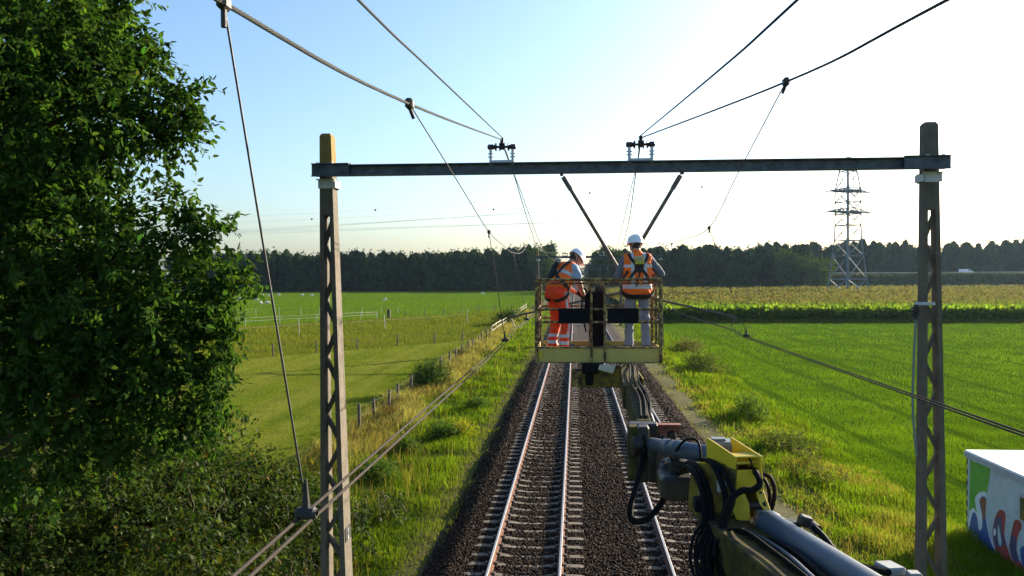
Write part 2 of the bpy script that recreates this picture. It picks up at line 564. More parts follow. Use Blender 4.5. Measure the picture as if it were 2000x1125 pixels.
# ------------------------------------------------------------------ blades of grass and weeds
M_grass = leafmat("grass_blade", (.78, .78, .40), 0.42, (1.0, 1.02, 0.28), 0.0, 0.5)
def blades(name, X, Y, H, W, tint, lean=0.5, m=None, simple=False):
    N = len(X)
    Z = gz(X, Y)
    az = rng.random(N) * 2 * np.pi
    dx, dy = np.cos(az) * W / 2, np.sin(az) * W / 2
    la = rng.random(N) * 2 * np.pi
    ll = H * lean * rng.random(N)
    b0 = np.stack([X - dx, Y - dy, Z - .02], -1)
    b1 = np.stack([X + dx, Y + dy, Z - .02], -1)
    mx = np.stack([X + np.cos(la) * ll * .35 + dx * .7, Y + np.sin(la) * ll * .35 + dy * .7, Z + H * .6], -1)
    mn = np.stack([X + np.cos(la) * ll * .35 - dx * .7, Y + np.sin(la) * ll * .35 - dy * .7, Z + H * .6], -1)
    tp = np.stack([X + np.cos(la) * ll, Y + np.sin(la) * ll, Z + H * (1 - .25 * lean)], -1)
    if simple:
        V = np.stack([b0, b1, tp], 1).reshape(-1, 3)
        return link_mesh(name, V, np.arange(3 * N).reshape(-1, 3), m or M_grass, None, False, None, np.repeat(tint, 3, axis=0))
    V = np.stack([b0, b1, mx, mn, tp], 1).reshape(-1, 3)
    i = np.arange(N)[:, None] * 5
    F = np.concatenate([i + np.array([[0, 1, 2]]), i + np.array([[0, 2, 3]]), i + np.array([[3, 2, 4]])], 1).reshape(-1, 3)
    return link_mesh(name, V, F, m or M_grass, None, False, None, np.repeat(tint, 5, axis=0))
def frustum_sample(N, y0, y1, xa, xb):
    Y = 1 / (1 / y0 + (1 / y1 - 1 / y0) * rng.random(N))
    lo = np.maximum(-0.80 * Y - 1, xa); hi = np.minimum(0.58 * Y + 1, xb)
    ok = hi > lo
    Y, lo, hi = Y[ok], lo[ok], hi[ok]
    return lo + (hi - lo) * rng.random(len(Y)), Y
def lerp(a, b, t):
    return np.asarray(a)[None] * (1 - t[:, None]) + np.asarray(b)[None] * t[:, None]
def jitter(t, s=0.25):
    return np.clip(t * (1 - s + 2 * s * rng.random((len(t), 1))) * (1 + 0.1 * rng.normal(size=(len(t), 3))), 0, 1)

# right field: lush short crop of grass with tractor rows
X, Y = frustum_sample(210000, 13, 121, 9.2, 140)
row = np.where(((X + .04 * Y + 1.0 * vnoise(X, Y, 13)) / 4.6) % 1 < .13, -1.5, .15)
t = np.clip(vnoise(X, Y, 5) * .6 + vnoise(X, Y, 1.3) * .5 + row * .26 - .18, 0, 1)
tint = jitter(lerp((.07, .135, .012), (.175, .28, .026), t), .22) * np.where(row < 0, .84, 1)[:, None]
sc = np.clip(Y / 26, .8, 3.4)
stuff(blades("field_grass", X, Y, (.10 + .07 * rng.random(len(X))) * sc ** .7 * (.75 + .5 * t) * np.where(row < 0, .85, 1), .021 * sc, tint, .9, None, True), "short bright green grass of the right field", "grass")
# left meadow, paddock and pasture
X, Y = frustum_sample(170000, 22, 350, -300, -9.3)
c1 = Y > np.maximum(cross1(X), 40 - 0.2 * (X + 50)); c2 = Y > np.maximum(cross2(X), 100)
keep = c1 | (rng.random(len(X)) < .75)
X, Y, c1, c2 = X[keep], Y[keep], c1[keep], c2[keep]
t = np.clip(vnoise(X * .35, Y, 3.0) * .7 + vnoise(X, Y, 1.2) * .4 - .05, 0, 1)
tint = lerp((.10, .17, .02), (.235, .25, .06), t)
tp = lerp((.085, .14, .016), (.21, .21, .05), t)
tf = lerp((.09, .18, .02), (.145, .25, .03), t)
tint[c1] = tp[c1]; tint[c2] = tf[c2]
tint = jitter(tint)
sc = np.clip(Y / 30, .8, 7)
H = np.where(c2, .10, np.where(c1, .16 + .12 * (vnoise(X, Y, 2.2) > .6), .075)) * (.7 + .6 * rng.random(len(X))) * sc ** .75
stuff(blades("meadow_grass", X, Y, H, .024 * sc, tint, .9, None, True), "pale green grass of the meadow and pasture on the left", "grass")
# verge left of the track: green strip, then tall dry grass to the fence
N = 80000
Y = 1 / (1 / 15.5 + (1 / 150 - 1 / 15.5) * rng.random(N)); X = rng.uniform(-10.3, -3.25, N)
dry = np.clip((-X - 6.9 + 2.2 * (vnoise(X, Y, 2.6) - .5)) / .9, 0, 1) * np.clip((Y - 24) / 6, 0.15, 1)
patch = vnoise(X, Y, 1.1)
edge = np.clip((X + 4.5) / .9, 0, 1)
tint = lerp((.055, .105, .014), (.185, .265, .033), np.clip(patch * 1.25 - .15 + .25 * (rng.random(N) - .5), 0, 1))
yl = vnoise(X, Y, 3.3)[:, None]
tint = tint * (1 - edge[:, None] * .6) + np.array((.17, .17, .055)) * edge[:, None] * .6
td = lerp((.20, .165, .085), (.36, .315, .19), patch)
tint = jitter(tint * (1 - dry[:, None]) + td * dry[:, None])
H = (.10 + .34 * patch ** 1.6 + dry * .30) * (.6 + .7 * rng.random(N)) * (1 - .65 * edge) * np.clip(Y / 30, 1, 1.5)
keep = (rng.random(N) > edge * .55)
stuff(blades("verge_grass", X[keep], Y[keep], H[keep], (.018 * np.clip(Y / 20, 1, 4))[keep], tint[keep], .8), "green and straw coloured verge grass left of the track", "grass")
# verge right of the track: weeds with pale grass near the path
N = 76000
Y = 1 / (1 / 13 + (1 / 125 - 1 / 13) * rng.random(N)); X = rng.uniform(5.0, 10.6, N)
patch = vnoise(X, Y, 1.2); p2 = vnoise(X, Y, 3.1)
onp = np.clip((6.5 + .7 * (vnoise(X, Y, 1.5) - .5) - X) / .6, 0, 1)
tint = lerp((.07, .12, .014), (.225, .32, .033), np.clip(p2 * .8 + .4 * (patch - .3), 0, 1))
dry = np.clip((p2 - .55) * 4, 0, 1) * (vnoise(X, Y, .7) > .45)
tint = tint * (1 - .6 * dry[:, None]) + np.array((.30, .25, .12)) * .6 * dry[:, None]
tint = jitter(tint * (1 - onp[:, None]) + np.array((.27, .255, .15)) * onp[:, None], .3)
H = (.07 + .36 * patch ** 1.8 + .16 * p2 * (X > 7.2)) * (.6 + .7 * rng.random(N)) * (1 - .78 * onp) * np.clip(Y / 30, 1, 1.4)
keep = rng.random(N) > onp * .45
stuff(blades("verge_weeds", X[keep], Y[keep], H[keep], (.02 * np.clip(Y / 20, 1, 4))[keep], tint[keep], .8), "tall yellow green weeds on the verge right of the track", "weeds")

# dead stalks and seed heads standing in both verges
n_ = 3200
Y = 1 / (1 / 16.0 + (1 / 90 - 1 / 16.0) * rng.random(n_)); sd_ = rng.random(n_) < .75
X = np.where(sd_, rng.uniform(-10, -4.6, n_), rng.uniform(6.0, 10.2, n_))
ok = vnoise(X, Y, 2.4) > .42
X, Y = X[ok], Y[ok]
ts = jitter(lerp((.12, .08, .035), (.30, .25, .13), rng.random(len(X))), .2)
stuff(blades("dry_stalks", X, Y, rng.uniform(.35, .85, len(X)), .012 * np.clip(Y / 20, 1, 3), ts, .35), "thin dead stalks standing in the verge grass", "stalks")
# ------------------------------------------------------------------ leaves
LEAF = np.array([(0, 0, 0), (-.24, .28, .05), (-.19, .66, .03), (0, 1, -.06), (.19, .66, .03), (.24, .28, .05)])
LF = np.array([(0, 1, 2, 3), (0, 3, 4, 5)])
LEAF2 = np.array([(0, 0, 0), (-.26, .45, .05), (0, 1, -.04), (.26, .45, .05)])
def leaves(C, D, N, size, tint, simple=False):
    n = len(C)
    D = D / (np.linalg.norm(D, axis=1)[:, None] + 1e-9)
    N = N - D * np.sum(N * D, 1)[:, None]
    N = N / (np.linalg.norm(N, axis=1)[:, None] + 1e-9)
    Sd = np.cross(D, N)
    s = np.asarray(size)[:, None, None]
    LV = LEAF2 if simple else LEAF
    P = C[:, None, :] + s * (LV[None, :, 0:1] * Sd[:, None] + LV[None, :, 1:2] * D[:, None] + LV[None, :, 2:3] * N[:, None])
    if simple:
        return P.reshape(-1, 3), np.arange(4 * n).reshape(-1, 4), np.repeat(tint, 4, axis=0)
    F = (LF[None] + (np.arange(n) * 6)[:, None, None]).reshape(-1, 4)
    return P.reshape(-1, 3), F, np.repeat(tint, 6, axis=0)
def unit(n):
    v = rng.normal(size=(n, 3))
    return v / np.linalg.norm(v, axis=1)[:, None]
UP = np.array((0, 0, 1.0))

def foliage(lobes, ntwig, nleaf, size, tlen, cols, shell=0.55, droop=.35, flat=.8, simple=False):
    """lobes (n,6): centre + radii. Leafy twigs spread through the outer part of every lobe."""
    L = np.asarray(lobes, float)
    wgt = (L[:, 3] * L[:, 4] + L[:, 4] * L[:, 5] + L[:, 3] * L[:, 5])
    wgt = np.maximum(wgt, wgt.max() * .035)
    li = rng.choice(len(L), ntwig, p=wgt / wgt.sum())
    u = unit(ntwig)
    r = shell + (1.05 - shell) * rng.random(ntwig) ** .6
    r *= 0.86 + .28 * rng.random(ntwig)
    base = L[li, :3] + u * L[li, 3:] * r[:, None]
    out = u / L[li, 3:]
    out /= np.linalg.norm(out, axis=1)[:, None]
    tdir = out * .9 + unit(ntwig) * .6 + UP * .15
    tdir /= np.linalg.norm(tdir, axis=1)[:, None]
    k = np.repeat(np.arange(ntwig), nleaf)
    n = len(k)
    tt = np.tile(np.linspace(0.1, 1, nleaf), ntwig) + rng.normal(size=n) * .05
    tl = (tlen * (.6 + .8 * rng.random(ntwig)))[k]
    C = base[k] + tdir[k] * (tl * tt)[:, None] - UP * (droop * .4 * tl * tt ** 2)[:, None] + rng.normal(size=(n, 3)) * tlen * .07
    D = tdir[k] * .45 + unit(n) * .8 - UP * droop
    Nn = UP * flat + unit(n) * .6 + out[k] * .35
    sz = size * (.6 + .7 * rng.random(n))
    tw = rng.random(ntwig)
    ti = lerp(cols[0], cols[1], np.clip(.7 * tw[k] + .3 * rng.random(n), 0, 1))
    ti = jitter(ti, .18)
    return leaves(C, D, Nn, sz, ti, simple)

M_leaf = leafmat("broad_leaf", (.85, .85, .85), 0.45, (1.4, 1.5, .5), 0.0, 0.5)
M_leaf2 = leafmat("bramble_leaf", (.58, .58, .58), 0.30, (1.4, 1.5, .6), 0.006, 0.6)
M_far = leafmat("wood_leaf", (.85, .85, .85), 0.22, (1.3, 1.4, .6), 0.0, 0.5)
M_bark = mat("bark", (.07, .055, .04), 0.4, 4.0, 0.9, bump=0.8, bscale=14)
M_twig = mat("twig", (.13, .10, .06), 0.3, 6.0, 0.85, bump=0.3)

def branch(p0, p1, r0, r1, sag=0.0, n=7):
    p0 = np.asarray(p0, float); p1 = np.asarray(p1, float)
    t = np.linspace(0, 1, n)[:, None]
    P = p0 + (p1 - p0) * t + np.sin(t * np.pi) * np.array((0, 0, sag)) + rng.normal(size=(n, 3)) * .03 * np.linalg.norm(p1 - p0) * t * (1 - t) * 2
    return P, np.linspace(r0, r1, n)

# ------------------------------------------------------------------ the big tree on the left
def LB(px, py, Y, r, ry=None, rz=None):
    p = at(px, py, Y)
    return (p[0], p[1], p[2], r, ry or r, rz or r)
lobes = [LB(70, -60, 11.2, 1.0), LB(40, 40, 11.0, 1.4), LB(170, 60, 11.6, .55), LB(235, 190, 11.3, .64), LB(325, 215, 11.6, .24), LB(285, 285, 11.3, .34), LB(120, 200, 10.8, 1.15), LB(20, 300, 10.8, 1.2),
         LB(125, 365, 11.2, .62), LB(120, 470, 10.8, 1.0), LB(275, 490, 11.4, .58), LB(365, 475, 11.5, .28), LB(418, 545, 11.6, .26), LB(330, 600, 11.2, .60), LB(220, 600, 10.8, .9),
         LB(60, 620, 10.6, 1.15), LB(295, 705, 11.1, .60), LB(365, 765, 11.2, .30), LB(385, 680, 11.3, .28), LB(180, 760, 10.9, .95), LB(60, 820, 10.6, 1.1), LB(280, 820, 11.2, .6),
         LB(-150, 0, 11.5, 1.8), LB(-160, 300, 11.2, 1.7), LB(-150, 600, 11.0, 1.7), LB(-20, -220, 11.8, 1.3), LB(-120, -300, 12.0, 1.8),
         LB(365, 190, 11.6, .12), LB(355, 258, 11.5, .14), LB(292, 115, 11.7, .13), LB(255, 85, 11.8, .13), LB(410, 440, 11.5, .13), LB(460, 540, 11.6, .14), LB(435, 640, 11.5, .13), LB(410, 725, 11.4, .14), LB(215, 10, 11.8, .14), LB(345, 400, 11.5, .10), LB(420, 600, 11.5, .16), LB(395, 815, 11.4, .18),
         LB(90, 180, 13.2, 1.3), LB(60, 480, 13.2, 1.6), LB(200, 640, 13.0, 1.2), LB(-100, 420, 13.5, 2.0), LB(-80, 60, 13.6, 2.0)]
base = np.array((-10.9, 12.2, -.9))
tree = thing("broadleaf_tree", tuple(base), "tall dark green broadleaf tree filling the left edge of the picture", "tree")
b = MB()
tk = np.array([base, base + (0.05, .05, 2.5), base + (.0, -.1, 5.5), base + (.1, 0, 9.0), base + (-.1, .1, 12)])
b.tube(spline(tk, 6), np.linspace(.30, .07, 25), 12)
auto_smooth(b.build("trunk", M_bark, tree))
b = MB()
for l in lobes:
    c = np.array(l[:3])
    z0 = np.clip(c[2] - 1.6, 1.0, 9.5)
    s = base + (0, 0, z0 + .9)
    small = l[3] < .3
    P, R = branch(s, c, .03 if small else .085, .007 if small else .02, .25, 9)
    b.tube(P, R, 7)
    for q in range(2 if small else 7):
        P2, R2 = branch(P[5 + q % 3], c + unit(1)[0] * np.array(l[3:]) * .85, .008 if small else .022, .003 if small else .006, .1, 6)
        b.tube(P2, R2, 5)
auto_smooth(b.build("limbs", M_bark, tree))
P, F, T = foliage(lobes, 11500, 12, .115, .36, ((.015, .040, .011), (.070, .125, .028)), .40, .5, .6)
link_mesh("crown", P, F, M_leaf, tree, False, None, T)

# ------------------------------------------------------------------ bramble thicket below the tree
bl = []
for i in range(70):
    y = rng.uniform(15.2, 24)
    xr = -5.9 - .23 * (y - 16.5) * .6
    x = rng.uniform(-16, xr)
    d = np.clip((xr - x) / 4.5, 0, 1)
    h = .35 + 2.3 * d ** .8 + rng.uniform(-.2, .3)
    if x > -10.5 and y > 20.5:
        h *= .85
    bl.append((x, y, -.8 + h * .55, rng.uniform(.6, 1.1), rng.uniform(.6, 1.1), h * .55))
for i in range(16):
    bl.append((rng.uniform(-6.6, -5.2), rng.uniform(16, 23), -.6, rng.uniform(.4, .7), rng.uniform(.4, .7), rng.uniform(.25, .55)))
th = thing("bramble_thicket", (-9, 19, -.9), "dense bramble thicket of glossy leaves under the big tree beside the left mast", "shrub")
P, F, T = foliage(bl, 10500, 9, .14, .36, ((.020, .045, .010), (.085, .12, .022)), .5, .3, 1.1, True)
br = rng.random(len(T) // 4) < .05
T2 = T.reshape(-1, 4, 3); T2[br] = T2[br] * np.array((2.1, .95, .9)); T = T2.reshape(-1, 3)
link_mesh("leaves", P, F, M_leaf2, th, False, None, T)
b = MB()
for i in range(170):
    l = bl[rng.integers(len(bl))]
    p0 = np.array((l[0] + rng.normal() * .3, l[1] + rng.normal() * .3, -.9))
    p1 = np.array(l[:3]) + unit(1)[0] * np.array(l[3:]) * 1.15
    p1[2] = max(p1[2], -.5) + .15
    Pq, R = branch(p0, p1, .012, .004, .5, 8)
    b.tube(Pq, R, 5)
stuff(b.build("canes", M_twig, th))

def bush(px, py, Y, rad, h, label, cols=((.035, .07, .015), (.10, .15, .03)), n=500, size=.09, name="bush", group=None, m=None, x=None):
    if x is None:
        x = at(px, py, Y)[0]
    z0 = float(gz(x, Y))
    t = thing(name, (x, Y, z0), label, "bush", group)
    ls = []
    for i in range(6):
        a = i * 1.05 + rng.random()
        q = rad * .5 * (i > 0)
        hh = h * rng.uniform(.55, 1.1)
        ls.append((x + math.cos(a) * q, Y + math.sin(a) * q * .8 * (2.6 if x > 5 else 1), z0 + hh * .48, rad * rng.uniform(.35, .65), rad * rng.uniform(.45, .65) * (1.7 if x > 5 else 1), hh * .48))
    P, F, T = foliage(ls, n, 8, size, size * 3.2, cols, .5, .25, .8, True)
    link_mesh("foliage", P, F, m or M_leaf2, t, False, None, T)
    b = MB()
    for i in range(9):
        l = ls[i % 6]
        Pq, R = branch((x + rng.normal() * .05, Y + rng.normal() * .05, z0 - .03), np.array(l[:3]) + unit(1)[0] * np.array(l[3:]) * .7, .018, .005, .1, 6)
        b.tube(Pq, R, 5)
    b.build("stems", M_twig, t)
    return t
bush(845, 745, 47.5, 1.35, 1.75, "rounded green bush growing through the wire fence", n=900, size=.13)
bush(905, 700, 66, .75, .8, "small pale bush in dry grass behind the rounded bush", ((.09, .10, .035), (.20, .19, .07)), 300, .12)
bush(998, 632, 114, 2.2, 1.9, "far green bush on the verge below the left contact wires", ((.05, .09, .02), (.11, .16, .03)), 500, .25)
bush(770, 842, 36.5, .7, .75, "low reddish brown dock plants beside the nearest fence posts", ((.10, .07, .025), (.19, .10, .04)), 320, .08)
bush(822, 790, 43, .55, .7, "rust coloured weed clump in front of the rounded bush", ((.13, .07, .03), (.22, .13, .05)), 240, .08)
bush(870, 850, 33, .6, .6, "bright green leafy clump on the left verge", ((.06, .12, .018), (.13, .21, .03)), 420, .09)
bush(935, 800, 40, .6, .55, "second leafy clump on the left verge nearer the rails", ((.06, .12, .018), (.12, .19, .03)), 300, .10)
bush(800, 900, 30.5, .5, .55, "yellow green leafy clump on the left verge right of the mast", ((.07, .13, .018), (.15, .22, .03)), 380, .08)
bush(742, 950, 26.5, .7, .6, "broad leafy clump just right of the left mast", ((.05, .11, .018), (.12, .19, .03)), 520, .08)
bush(1376, 725, 57, 1.2, 1.2, "tall weedy bush at the far end of the right verge", ((.06, .085, .02), (.16, .19, .04)), 520, .16)
bush(1345, 690, 72, 1.2, 1.1, "brownish weed bush beyond the tall weedy bush on the right verge", ((.10, .10, .035), (.20, .19, .06)), 360, .18)
bush(1462, 812, 38, .6, 1.0, "fresh green bush halfway along the right verge", ((.07, .13, .018), (.19, .26, .035)), 420, .12)
bush(1535, 872, 31, 1.0, .5, "sprawling weed clump on the right verge edge by the field", ((.06, .08, .02), (.17, .19, .04)), 520, .11)
bush(1590, 925, 27, .9, .5, "yellowish weed clump on the right verge nearest the mast", ((.10, .12, .02), (.24, .25, .045)), 480, .10)
bush(1455, 935, 26, .5, .4, "low green plant behind the yellow knuckle joint", ((.07, .12, .018), (.16, .22, .03)), 260, .08)

bush(905, 846, 33.5, .55, .55, "yellow flowering ragwort clump on the left verge", ((.16, .20, .02), (.55, .45, .03)), 260, .07)

# ------------------------------------------------------------------ woods
def wood(name, trees, label, cols, dens=1.0, size=1.0):
    Ps, Fs, Ts, n = [], [], [], 0
    for (x, y, zt, r) in trees:
        z0 = -1.0
        h = zt - z0
        ls = []
        for i in range(7):
            a = rng.random() * 6.28
            q = r * .55 * (i > 1)
            zz = z0 + h * (.13 + .68 * (i / 6.0))
            rr = r * (.78 - .22 * max(0, (i - 3) / 3.0)) * rng.uniform(.8, 1.15)
            ls.append((x + math.cos(a) * q, y + math.sin(a) * q, zz, rr, rr, h * rng.uniform(.16, .22)))
        cc = rng.uniform(.75, 1.3)
        P, F, T = foliage(ls, int(170 * dens * (r / 4.5) ** 2 * (h / 18)), 5, .95 * size, .8, (np.array(cols[0]) * cc, np.array(cols[1]) * cc), .62, .1, .5, True)
        Ps.append(P); Fs.append(F + n); Ts.append(T); n += len(P)
        for l in ls:                                   # leafy inner mass of each lobe
            th = np.linspace(0, np.pi, 6)[:, None]; ph = np.linspace(0, 2 * np.pi, 9)[None, :-1]
            q = np.stack([np.sin(th) * np.cos(ph), np.sin(th) * np.sin(ph), np.cos(th) + 0 * ph], -1).reshape(-1, 3)
            q = np.array(l[:3]) + q * np.array(l[3:]) * (.78 + .12 * rng.random((len(q), 1)))
            gi = np.arange(48).reshape(6, 8)
            fq = np.stack([gi[:-1], np.roll(gi[:-1], -1, 1), np.roll(gi[1:], -1, 1), gi[1:]], -1).reshape(-1, 4)
            Ps.append(q); Fs.append(fq + n); Ts.append(np.tile(np.array(cols[0]) * cc * .8, (48, 1))); n += 48
    return stuff(link_mesh(name, np.vstack(Ps), np.vstack(Fs), M_far, None, False, None, np.vstack(Ts)), label, "woodland")
WC = ((.020, .038, .014), (.048, .075, .022))
tr = []
for row in range(4):
    x = -190.0 + row * 2
    while x < -11.5:
        near = np.clip((x + 60) / 45, 0, 1)
        tr.append((x, 366 + row * 7 + rng.uniform(-2, 2), 15.6 + 2.6 * vnoise(x, row, 14) + rng.uniform(-1.3, 1.5) + 3.2 * near + row * .3, rng.uniform(3.6, 5.0)))
        x += rng.uniform(4.6, 6.6)
for i in range(14):
    tr.append((-13.0 - rng.uniform(0, 3), 395 + i * 24, 18 + rng.uniform(-2, 2), 4.6))
wood("forest", tr, "dark wood along the far side of the left pasture", WC)
tr = []
for row in range(4):
    x = 12.0 + row * 1.5
    while x < 92 - row * 2:
        tr.append((x, 326 + row * 7 + rng.uniform(-2, 2), 16.2 + 3.0 * vnoise(x + 50, row, 12) + rng.uniform(-1.2, 1.4), rng.uniform(3.6, 4.8)))
        x += rng.uniform(4.6, 6.4)
for i in range(16):
    tr.append((12.0 + rng.uniform(0, 3), 352 + i * 26, 17 + rng.uniform(-2, 2), 4.6))
wood("forest", tr, "dark wood between the railway and the pylon behind the maize", WC)
tr = []
for row in range(3):
    x = 98.0
    while x < 300:
        tr.append((x, 402 + row * 8 + rng.uniform(-2, 2), 20 + 3.0 * vnoise(x, row + 9, 12) + rng.uniform(-1.4, 1.6), rng.uniform(3.8, 5.2)))
        x += rng.uniform(5.0, 7.2)
wood("forest", tr, "hazy wood behind the highway on the right", WC, .75)

def small_tree(x, y, zt, r, label, cols, n=900, size=.75):
    t = thing("tree", (x, y, -1), label, "tree")
    h = zt + 1
    ls = []
    for i in range(9):
        a = rng.random() * 6.28
        q = r * .5 * (i > 2)
        ls.append((x + math.cos(a) * q, y + math.sin(a) * q * .8, -1 + h * (.3 + .5 * i / 8), r * rng.uniform(.45, .65), r * rng.uniform(.45, .65), h * rng.uniform(.14, .2)))
    P, F, T = foliage(ls, n, 6, size, 1.2, cols, .55, .15, .6)
    link_mesh("crown", P, F, M_far, t, False, None, T)
    b = MB()
    b.tube([(x, y, -1.05), (x + .1, y, h * .3), (x, y + .1, h * .7)], [.35, .25, .08], 8)
    for l in ls:
        Pq, R = branch((x, y, h * .3), l[:3], .12, .03, .2, 6)
        b.tube(Pq, R, 5)
    b.build("trunk", M_bark, t)
LC = ((.045, .075, .018), (.11, .15, .03))
small_tree(93, 318, 12.6, 6.5, "rounded lighter green tree at the right end of the wood by the pylon", LC)
small_tree(82, 316, 15.5, 6.0, "olive green tree just left of the rounded tree by the pylon", ((.035, .06, .016), (.08, .12, .026)))
small_tree(-14.5, 352, 20.3, 5.5, "tall tree at the right end of the left wood beside the railway", ((.03, .055, .018), (.07, .11, .028)))
small_tree(14.5, 312, 18.0, 5.0, "tall tree at the left end of the right wood beside the railway", ((.026, .046, .015), (.06, .09, .024)))

# ------------------------------------------------------------------ maize
M_maize = leafmat("maize_leaf", (.75, .80, .5), .62, (.9, .98, .34), 0.0, .5)
def maize():
    # inner mass so that the stand is not see-through, then leaves and tassels
    xs = np.concatenate([np.arange(9.2, 60, 1.0), np.arange(60, 230, 4.0)])
    ys = np.concatenate([[125.6], np.arange(126.0, 142, 1.2), np.arange(140, 318, 6.0)])
    Xg, Yg = np.meshgrid(xs, ys)
    Zg = np.interp(Yg, [125, 145], [-.3, .5]) + .25 * (vnoise(Xg, Yg, 1.3) - .5) + .3 * (vnoise(Xg, Yg, 16) - .5)
    Zg[0] = -.9
    V = [np.stack([Xg, Yg, Zg], -1).reshape(-1, 3)]
    nx, ny = len(xs), len(ys)
    i = np.arange(nx * ny).reshape(ny, nx)
    Fq = np.stack([i[:-1, :-1], i[:-1, 1:], i[1:, 1:], i[1:, :-1]], -1).reshape(-1, 4)
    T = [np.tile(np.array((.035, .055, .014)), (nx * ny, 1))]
    n0 = nx * ny
    # front rows
    n = 12000
    X = rng.uniform(8.8, 100, n); Yp = 120.3 + rng.random(n) ** 1.4 * 4.5
    Zb = -.8 + 1.85 * rng.random(n) ** .75
    D = unit(n) * np.array((1, 1, .5)) + UP * rng.uniform(.1, 1.1, n)[:, None]
    C = np.stack([X, Yp, Zb], -1)
    ti = jitter(lerp((.06, .10, .018), (.19, .27, .035), np.clip((Zb + .6) / 1.4 + .3 * rng.normal(size=n), 0, 1)), .2)  # tint brightens upwards: the sunlit top of the stand painted into the leaves
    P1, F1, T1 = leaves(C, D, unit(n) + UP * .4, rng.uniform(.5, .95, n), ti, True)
    # tops further back
    m = 62000
    Yt = 1 / (1 / 121 + (1 / 318 - 1 / 121) * rng.random(m)); Xt = (8.8 + (.58 * Yt + 2 - 8.8) * rng.random(m))
    tas = rng.random(m)
    Zt = .55 + .55 * rng.random(m) + .3 * (vnoise(Xt, Yt, 16) - .5)
    Dt = unit(m) * np.array((1, 1, .4)) + UP * (.5 + .9 * rng.random(m))[:, None]
    g = np.clip((Yt - 124) / 30, 0, 1)
    tt = lerp((.10, .155, .03), (.115, .10, .058), np.clip(g * .9 + .35 * tas + .25 * (vnoise(Xt, Yt, 20) - .5), 0, 1))
    P2, F2, T2 = leaves(np.stack([Xt, Yt, Zt], -1), Dt, unit(m), rng.uniform(.35, .7, m) * np.clip(Yt / 150, 1, 1.8), jitter(tt, .2), True)
    V += [P1, P2]; T += [T1, T2]
    F = np.vstack([Fq, F1 + n0, F2 + n0 + len(P1)])
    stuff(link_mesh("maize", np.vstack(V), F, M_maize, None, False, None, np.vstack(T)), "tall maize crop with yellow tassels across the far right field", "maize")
maize()
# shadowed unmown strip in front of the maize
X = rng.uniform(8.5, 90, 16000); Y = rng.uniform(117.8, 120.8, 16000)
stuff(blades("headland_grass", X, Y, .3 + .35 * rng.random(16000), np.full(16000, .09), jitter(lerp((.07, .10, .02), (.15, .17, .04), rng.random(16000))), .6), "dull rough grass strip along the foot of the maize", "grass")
# ------------------------------------------------------------------ catenary portals
M_mast = mat("mast_concrete", (.125, .103, .071), 0.22, 3.0, 0.9, bump=0.5, bscale=70, second=(.09, .075, .055), amount=0.58, soft=0.15)
M_lichen = mat("mast_lichen", (.20, .135, .045), 0.3, 9.0, 0.95, bump=0.5, bscale=60, second=(.30, .17, .02), amount=0.55, soft=0.12)
M_steel = mat("beam_steel", (.10, .11, .12), 0.25, 3.0, 0.6, metal=0.5, bump=0.1, second=(.055, .06, .065), amount=0.55)
M_galv = mat("galvanised", (.42, .44, .45), 0.15, 12.0, 0.5, metal=0.7, bump=0.05)
M_plate = mat("clamp_paint", (.52, .55, .52), 0.1, 8.0, 0.6, bump=0.05, second=(.38, .38, .34), amount=0.62)
M_dark = mat("dark_fitting", (.025, .022, .020), 0.3, 14.0, 0.55, bump=0.1)
M_insul = mat("brown_porcelain", (.035, .022, .018), 0.25, 10.0, 0.3, bump=0)
M_pole = mat("pole_steel", (.11, .10, .09), 0.3, 6.0, 0.6, metal=0.4, bump=0.1)
M_wire = mat("copper_wire", (.05, .053, .048), 0.25, 30.0, 0.8, spec=.1, metal=0.0, bump=0)
M_contact = mat("contact_copper", (.042, .034, .027), 0.2, 30.0, 0.8, spec=.1, metal=0.0, bump=0)
M_white = mat("white_paint", (.75, .75, .72), 0.06, 5.0, 0.6, bump=0.05)

